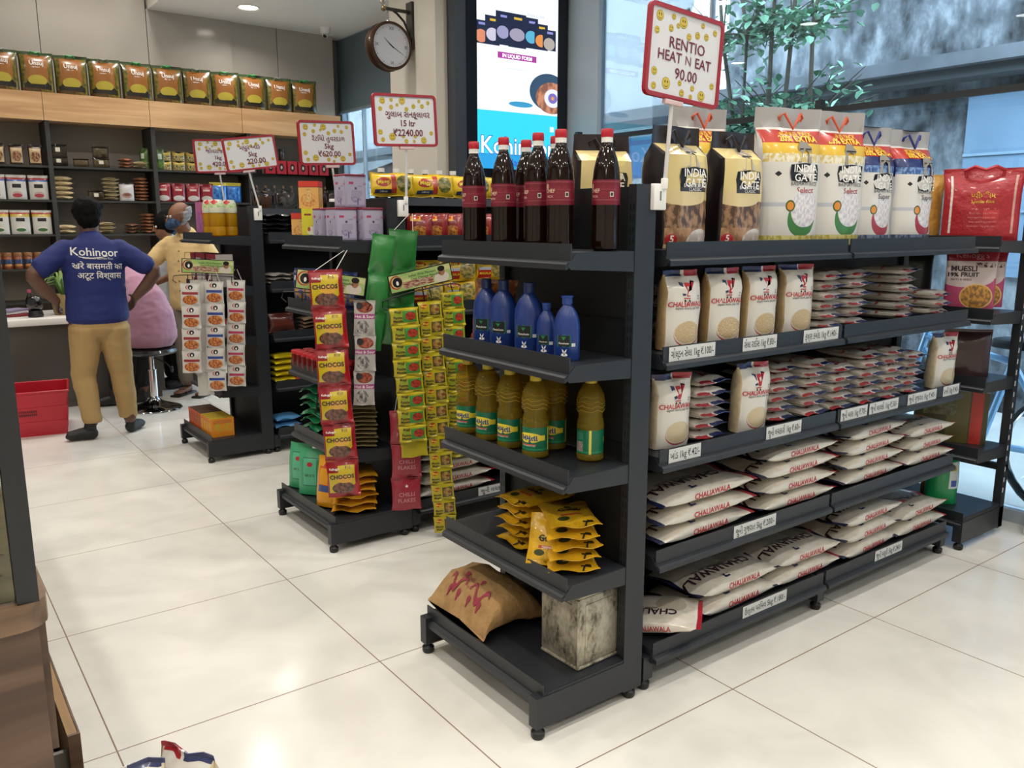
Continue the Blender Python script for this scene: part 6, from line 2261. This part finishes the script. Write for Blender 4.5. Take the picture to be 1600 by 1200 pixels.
def smiley(b, x, y, r):
    disc(b, x, y, r, M('#8f7a2c', .5), .0024)
    disc(b, x, y, r * .9, SMY, .0027)
    for s in (-1, 1):
        disc(b, x + s * r * .3, y + r * .25, r * .2, SMD, .003, .6, 1.2, 10)
    m = 9
    pts = [(x + r * .58 * cos(pi * (1.15 + .7 * k / (m - 1))), y + r * .58 * sin(pi * (1.15 + .7 * k / (m - 1)))) for k in range(m)]
    for (x0, y0), (x1, y1) in zip(pts, pts[1:]):
        b.add([(x0, -.003, y0 - r * .05), (x1, -.003, y1 - r * .05), (x1, -.003, y1 + r * .05), (x0, -.003, y0 + r * .05)], [(0, 1, 2, 3)], SMD)


def price_sign(clip, centre, w, h, roll, lines, lb, seed, at=0.0):
    t = thing('price_sign', lb, 'price sign', clip, 0, 'smiley price signs on poles')
    b = MB()
    b.rbox(-.024, .024, -.012, .006, -.035, .035, .003, PLASTIC_W)
    b.box(-.003, .003, -.0125, -.012, -.01, .015, M('#7d7c7a', .5))
    b.rbox(.004, .02, -.02, -.006, .02, .05, .003, PLASTIC_W)
    b.build('clip', t)
    c = Vector(centre) - Vector(clip)
    R = Matrix.Translation(c) @ Matrix.Rotation(radians(roll), 4, 'Y')
    b = MB()
    b.tube([(.012, -.013, .02), R @ Vector((at, .004, -h / 2 - .005))], .0055, M('#c9c6c4', .3), 8)
    b.T = R
    b.rbox(at - .035, at + .035, -.006, .008, -h / 2 - .012, -h / 2 + .004, .002, M('#d8b9b9', .3))
    b.build('pole', t)
    b = MB()
    b.T = R
    e = .011

    def rr(hw, hh, r):
        return [(sx * (hw - r) + r * cos(a), sy * (hh - r) + r * sin(a)) for sx, sy, a0 in ((1, 1, 0), (-1, 1, pi / 2), (-1, -1, pi), (1, -1, 3 * pi / 2)) for a in [a0 + k * pi / 8 for k in range(5)]]
    o_, i_ = rr(w / 2, h / 2, .018), rr(w / 2 - e, h / 2 - e, .009)
    n = len(o_)
    for y0, flip in ((-.006, 0), (.006, 1)):
        b.add([(x, y0, z) for x, z in o_] + [(x, y0, z) for x, z in i_], [(k, (k + 1) % n, n + (k + 1) % n, n + k) for k in range(n)], SRED)
    for L in (o_, i_):
        b.add([(x, -.006, z) for x, z in L] + [(x, .006, z) for x, z in L], [(k, (k + 1) % n, n + (k + 1) % n, n + k) for k in range(n)], SRED)
    b.build('frame', t)
    b = MB()
    b.T = R
    b.box(-w / 2 + e - .002, w / 2 - e + .002, -.002, .002, -h / 2 + e - .002, h / 2 - e + .002, CARD)
    rnd = random.Random(seed)
    W2, H2 = w / 2 - .02, h / 2 - .02
    for (fx, fy, r) in ((-.82, .86, .0135), (-.45, .97, .008), (-.9, .5, .0095), (-.5, .62, .0095), (-.1, .9, .015), (.05, .55, .0095), (.32, .68, .01), (.62, .66, .0095), (.5, .92, .0075), (.86, .88, .0085), (-.25, .75, .007),
                        (-.92, -.55, .011), (-.5, -.8, .0155), (-.85, -.92, .0095), (-.1, -.72, .0075), (.0, -.95, .0095), (.32, -.78, .008), (.62, -.9, .014), (.9, -.6, .009), (.26, -1.0, .007)):
        smiley(b, fx * W2 + rnd.uniform(-.004, .004), fy * H2 + rnd.uniform(-.003, .003), r)
    for tx, x, z, s, bo in lines:
        b.word(tx, lambda p, q: (p + x * w, -.0032, q + z * h), s, MAR, bold=bo)
    b.build('card', t)
    return t


price_sign((1.352, -3.852, 1.487), (1.419, -3.87, 1.852), .29, .232, 4, (('RENTIO', .02, .12, .04, .01), ('HEAT', -.2, -.03, .037, .012), ('N', .045, -.035, .034, -.004), ('EAT', .25, -.035, .037, .012), ('90.00', .03, -.2, .04, .01)), 'price sign reading RENTIO HEAT N EAT 90.00 above the rice bags', 1, -.03)
price_sign((1.45, -2.262, 1.48), (1.4645, -2.28, 1.842), .305, .212, -2.5, (('ગુલાબ સનફ્લાવર', .04, .12, .034, .012), ('15 ltr', .04, -.05, .034, .018), ('₹2240.00', .03, -.23, .038, .018)), 'price sign reading 15 ltr and 2240.00 left of the advert screen', 2)
price_sign((1.435, -1.61, 1.5), (1.41, -1.61, 1.797), .29, .207, -2.5, (('રૅંટિયો તુવરદાળ', .03, .1, .032, .01), ('5kg', .03, -.07, .034, .018), ('₹620.00', .03, -.24, .036, .018)), 'price sign reading 5kg and 620.00 above the lilac tins', 3, .02)
price_sign((1.44, -.532, 1.47), (1.412, -.55, 1.819), .312, .188, -8, (('મધુર ખાંડ', 0, .18, .036, .014), ('5kg', .03, -.03, .036, .018), ('220.00', .08, -.24, .042, .018)), 'tilted price sign reading 5kg and 220.00 at the farthest gondola', 4, -.03)
price_sign((1.43, .072, 1.5), (1.415, .055, 1.84), .3, .207, -3, (('જીવરાજ ચા', .0, .15, .034, .012), ('1kg', .0, -.04, .034, .018), ('420.00', .03, -.23, .038, .018)), 'price sign reading 1kg and 420 half covered by the tilted sign', 5)

# ================================================================== ADVERT SCREEN
t = thing('advert_screen', 'tall upright lit advert screen in a black casing beside the window', 'screen', (3.356, -.455, 0))
ox, oy = -3.356, .455
b = MB()
b.box(2.864 + ox, 3.852 + ox, -.5 + oy, -.405 + oy, 0, 3.2, M('#3a3e45', .45))
b.build('casing', t)
b = MB()
b.box(2.956 + ox, 3.852 + ox, -.506 + oy, -.5 + oy, 1.55, 3.2, M('#0b0f1a', .25))
b.build('bezel', t)
E_ = 1.15
sx_, sz_ = .716, 1.30


def SU(x, z):
    return ((x - 3.04) / sx_, (z - 1.80) / sz_)


lay = [('r', .5, .15, 1, .31, '#35d6ee'), ('r', .5, .03, 1, .1, '#2aa0e0')]
ux, vz = SU(3.69, 2.32)
lay += [('e', ux - .02, vz + .03, .5, .2, '#33506a'), ('en', ux + .02, vz, .42, .17, '#c98a6a', '#8a5a4a', 14), ('e', ux + .03, vz, .22, .1, '#e6e8f4'), ('e', ux + .03, vz, .12, .055, '#7a6ac0'), ('e', ux + .03, vz, .04, .02, '#e0a04a'), ('e', ux - .38, vz - .05, .3, .03, '#3a9ac8')]
fc = ('#d98a6a', '#c9c4d8', '#9a9ac0', '#a09ab0', '#5ab0d0', '#e0904a', '#b0a8a0')
for i, (x, z0, z1) in enumerate(((3.075, 2.63, 2.78), (3.17, 2.63, 2.82), (3.26, 2.64, 2.86), (3.385, 2.635, 2.86), (3.51, 2.645, 2.85), (3.6, 2.645, 2.82), (3.675, 2.65, 2.79))):
    u0, v0 = SU(x, (z0 + z1) / 2)
    wd = .17 if i != 3 else .22
    lay += [('r', u0, v0, wd, (z1 - z0) / sz_, '#1c2440'), ('e', u0, v0 - .02, wd * .85, .065, fc[i]), ('r', u0 + .01, v0 + (z1 - z0) / sz_ * .36, wd * .45, .012, '#d9b43a' if i % 2 else '#8a8fd0')]
u0, v0 = SU(3.386, 2.573)
lay += [('r', u0, v0, .48, .032, '#a83a98'), ('r', .93, SU(0, 2.10)[1], .05, .028, '#e6f6fa')]
scr = printed('advert_picture', '#f2f8ff', lay, emit=E_)
b = MB()
b.add([(3.04 + ox, -.5068 + oy, 1.80), (3.756 + ox, -.5068 + oy, 1.80), (3.756 + ox, -.5068 + oy, 3.10), (3.04 + ox, -.5068 + oy, 3.10)], [(0, 1, 2, 3)], scr, [(0, 0), (1, 0), (1, 1), (0, 1)])
LW, LB = M((.95, .97, 1.0), .5, emit=E_), M((.02, .05, .35), .5, emit=E_)
pl = lambda x, z, e: (lambda p, q: (x + p + ox, -.5068 - e + oy, z + q))
b.word('Kohinoor', pl(3.40, 1.965, .0012), .17, LB, bold=.035, res=3)
b.word('Kohinoor', pl(3.40, 1.965, .002), .17, LW, bold=.004, res=3)
b.word('Asli Basmati', pl(3.36, 1.85, .001), .075, LB, bold=.01)
b.word('IN LIQUID FORM', pl(3.386, 2.573, .001), .035, LW, bold=.02)
GY = M((.45, .5, .62), .5, emit=.8)
b.word('with no added preservatives', pl(3.39, 2.49, .001), .018, GY)
b.word('Ready to Eat', pl(3.55, 2.87, .001), .03, GY)
b.build('screen', t)

# ================================================================== STATION CLOCK
t = thing('wall_clock', 'round double-faced bronze station clock hanging from a bracket on the pillar', 'clock', (2.59, -.085, 2.617))
BR = M('#4d382c', .3, .7)
b = MB()
RX = Matrix.Rotation(pi / 2, 4, 'X')
b.T = RX
b.lathe([(.14, -.05), (.158, -.045), (.162, -.03), (.15, -.02), (.15, .02), (.162, .03), (.158, .045), (.14, .05)], BR, 40, cap=False)
b.T = Matrix()
b.ball((0, 0, .165), .014, CHROME, 10, 8)
b.build('case', t)
b = MB()
b.T = RX
for s in (1, -1):
    b.lathe([(.142, s * .042), (.0001, s * .042)], M('#c9ccd6', .4), 40)
b.T = Matrix()
for s in (1, -1):
    for k, tx in ((0, 'XII'), (3, 'III'), (6, 'VI'), (9, 'IX')):
        a = pi / 2 - k * pi / 6
        b.word(tx, lambda p, q: (s * (p + .112 * cos(a)), -s * .0425, q + .112 * sin(a)), .03, DARKTX, bold=.005)
    for k in range(60):
        a = k * pi / 30
        w = .0018 if k % 5 == 0 else .0006
        if k % 15:
            b.add([(s * (r * cos(a) + q * w * -sin(a)), -s * .0425, r * sin(a) + q * w * cos(a)) for r, q in ((.12, -1), (.132, -1), (.132, 1), (.12, 1))], [(0, 1, 2, 3)], DARKTX)
b.build('dial', t)
b = MB()
for s in (1, -1):
    for ang, ln, w in ((pi / 2 - 2 * pi * (10.33 / 12), .075, .0045), (pi / 2 - 2 * pi * (20 / 60), .105, .003)):
        b.add([(s * (x * cos(ang) - y * sin(ang)), -s * .0435, x * sin(ang) + y * cos(ang)) for x, y in ((-.02, -w), (ln, -w * .3), (ln, w * .3), (-.02, w))], [(0, 1, 2, 3)], DARKTX)
b.build('hands', t)
b = MB()
b.box(.165, .185, -.04, .04, .0, .31, M('#2c2320', .5))
b.box(-.03, .165, -.009, .009, .235, .255, M('#2c2320', .45))
b.tube([(.165, 0, .05), (.155, 0, .12), (.125, 0, .18), (.07, 0, .225), (.04, 0, .24)], .008, M('#2c2320', .45), 8)
b.ball((-.03, 0, .245), .02, M('#8a7a5a', .3, .8), 10, 8)
for k in range(5):
    b.ball((-.03 + .012 * cos(k * 1.3), .012 * sin(k * 1.3), .262 + .012 * k), .012, M('#c9c3b5', .25, .7), 8, 6)
b.tube([(0, 0, .235), (0, 0, .175)], .004, CHROME, 6)
for z in (.19, .207, .224):
    b.tube([(.008 * cos(a * pi / 4), 0, z + .008 * sin(a * pi / 4)) for a in range(8)], .0025, CHROME, 5, True)
b.build('bracket', t)

# dome camera under the ceiling
t = thing('security_camera', 'white dome security camera under the ceiling in the back corner', 'security camera', (3.49, 2.9, CEIL))
b = MB()
b.lathe([(.045, -.06), (.052, -.05), (.055, 0)], PLASTIC_W, 24)
b.build('mount', t)
b = MB()
b.lathe([(.0001, -.098), (.02, -.095), (.034, -.08), (.036, -.06)], M('#c9c9cc', .3), 20)
b.ball((-.012, -.014, -.082), .02, M('#111114', .15), 10, 8)
b.build('camera_head', t)

# ================================================================== DISPLAY CASE AT THE LEFT EDGE
WALN = wood_mat('dark_walnut', '#4d3a2d', '#6f5644', 0, 1.0, .42)
WALT = wood_mat('walnut_top', '#5d4836', '#85684e', 0, 1.0, .4)
t = thing('display_case', 'walnut display case with black metal posts and glass at the left edge', 'display case', (-.7, -2.7, 0))
ox, oy = .7, 2.7
b = MB()
b.box(-1.2 + ox, -.205 + ox, -3.83 + oy, -1.5 + oy, 0.0, .695, WALN)
b.build('body', t)
b = MB()
P_ = [(-1.2, -3.855), (-.235, -3.855)] + [(-.235 + .05 * sin(a * pi / 8), -3.805 - .05 * cos(a * pi / 8)) for a in range(5)] + [(-.185, -1.5), (-1.2, -1.5)]
b.prism([(x + ox, y + oy) for x, y in P_], 'z', .697, .745, WALT)
b.build('worktop', t)
for i in range(3):
    b = MB()
    y0 = -3.80 + .77 * i
    b.box(-.205 + ox, -.19 + ox, y0 + oy + .004, y0 + .76 + oy, .42, .69, WALN)
    b.build('door', t)
dr = MB()
dr.box(-.16 + ox, -.14 + ox, -3.645 + oy, -3.15 + oy, .05, .352, wood_mat('walnut_edge', '#8a6a42', '#b58f5e', 1, 1.0, .45))
d0 = dr.build('drawer', t)
b = MB()
b.box(-.141 + ox, -.136 + ox, -3.645 + oy, -3.15 + oy, .05, .352, WALN)
b.box(-.16 + ox, -.136 + ox, -3.652 + oy, -3.645 + oy, .05, .352, WALN)
b.build('front_panel', d0)
b = MB()
GM = M('#7d7b77', .4, .4)
for y in (-3.63, -3.17):
    b.box(-.6 + ox, -.16 + ox, y - .006 + oy, y + .006 + oy, .07, .31, GM)
b.box(-.6 + ox, -.16 + ox, -3.63 + oy, -3.17 + oy, .07, .076, GM)
b.build('drawer_box', d0)
BP = M('#1f2124', .4)
for x, y in ((-.235, -3.845), (-.235, -1.55), (-1.15, -3.845), (-1.15, -1.55)):
    b = MB()
    b.box(x + ox, x + .035 + ox, y + oy, y + .035 + oy, .745, 2.1, BP)
    b.build('metal_post', t)
b = MB()
for z in (1.0, 2.07):
    for y in (-3.845, -1.55):
        b.box(-1.15 + ox, -.235 + ox, y + .003 + oy, y + .032 + oy, z, z + .03, BP)
    for x in (-.232, -1.147):
        b.box(x + ox, x + .029 + ox, -3.81 + oy, -1.55 + oy, z, z + .03, BP)
b.build('metal_rail', t)
for z0, z1 in ((.75, 1.0), (1.03, 2.07)):
    b = MB()
    b.box(-1.115 + ox, -.235 + ox, -3.832 + oy, -3.828 + oy, z0, z1, glassy('#d8e2d6', .8, 0))
    b.build('glass_pane', t)
b = MB()
b.box(-1.14 + ox, -.215 + ox, -3.805 + oy, -1.56 + oy, 1.0, 1.012, M('#c9d3c6', .3))
b.build('inner_shelf', t)
drp = [soft(.2, .16, .04, M(c, .3, coat=.4, var=.25, vscale=40), i + 2, True) for i, c in enumerate(('#6a3a2a', '#8a5a44'))]
for k in range(4):
    put('spice_packet', drp[k % 2], None, (-.345, -3.68, .746 + .041 * k), (0, 0, radians(4 * (k % 2))), (1, 1, 1), 'red-brown packet, %s of the stack inside the display case' % nth_up(k, 4), 'packet', 'packets inside the display case')
put('spice_packet', soft(.16, .1, .04, M('#b0904a', .3, coat=.4), 2, True), None, (-.34, -3.68, .746 + .164), (0, 0, 0), (1, 1, 1), 'golden packet on top of the red-brown stack in the display case', 'packet')
b = MB()
b.box(-.06, .06, -.001, 0, -.018, .018, TAGM)
tag(b.build('price_card', loc=(-.36, -3.835, .7655)), 'blank grey card standing against the glass of the display case', 'card')
pb = soft(.12, .12, .05, M('#b5b2a8', .7, bump=.4, bscale=30), 4, pillow=False)
for i, y in enumerate((-3.55, -3.40, -3.28)):
    put('paper_bag', pb, None, (-.188 + .002 * i, y, .077), (0, 0, radians(-87 + 3 * i)), (.9, .45, 2.0 + .12 * i), 'folded grey paper bag in the open walnut drawer, %s' % ('nearest the camera', 'middle one', 'farthest one')[i], 'bag', 'paper bags in the open drawer')
# packets at the bottom edge
b = MB()
b.box(-.2, .2, -.12, .12, 0, .115, WALN)
tag(b.build('low_stand', loc=(.0, -3.86, 0)), 'low dark wooden stand under the packets at the bottom edge', 'stand')
for i, (x, y, rz) in enumerate(((-.075, -3.80, 165), (.045, -3.83, 120), (-.15, -3.86, 190))):
    put('rice_packet', RPW[i % 2], None, (x, y, .1155), (radians(-4), 0, radians(rz)), (1, 1, 1), 'white rice packet at the bottom edge of the view, %s' % ('middle one', 'right one', 'left one')[i], 'packet', 'packets at the bottom edge')
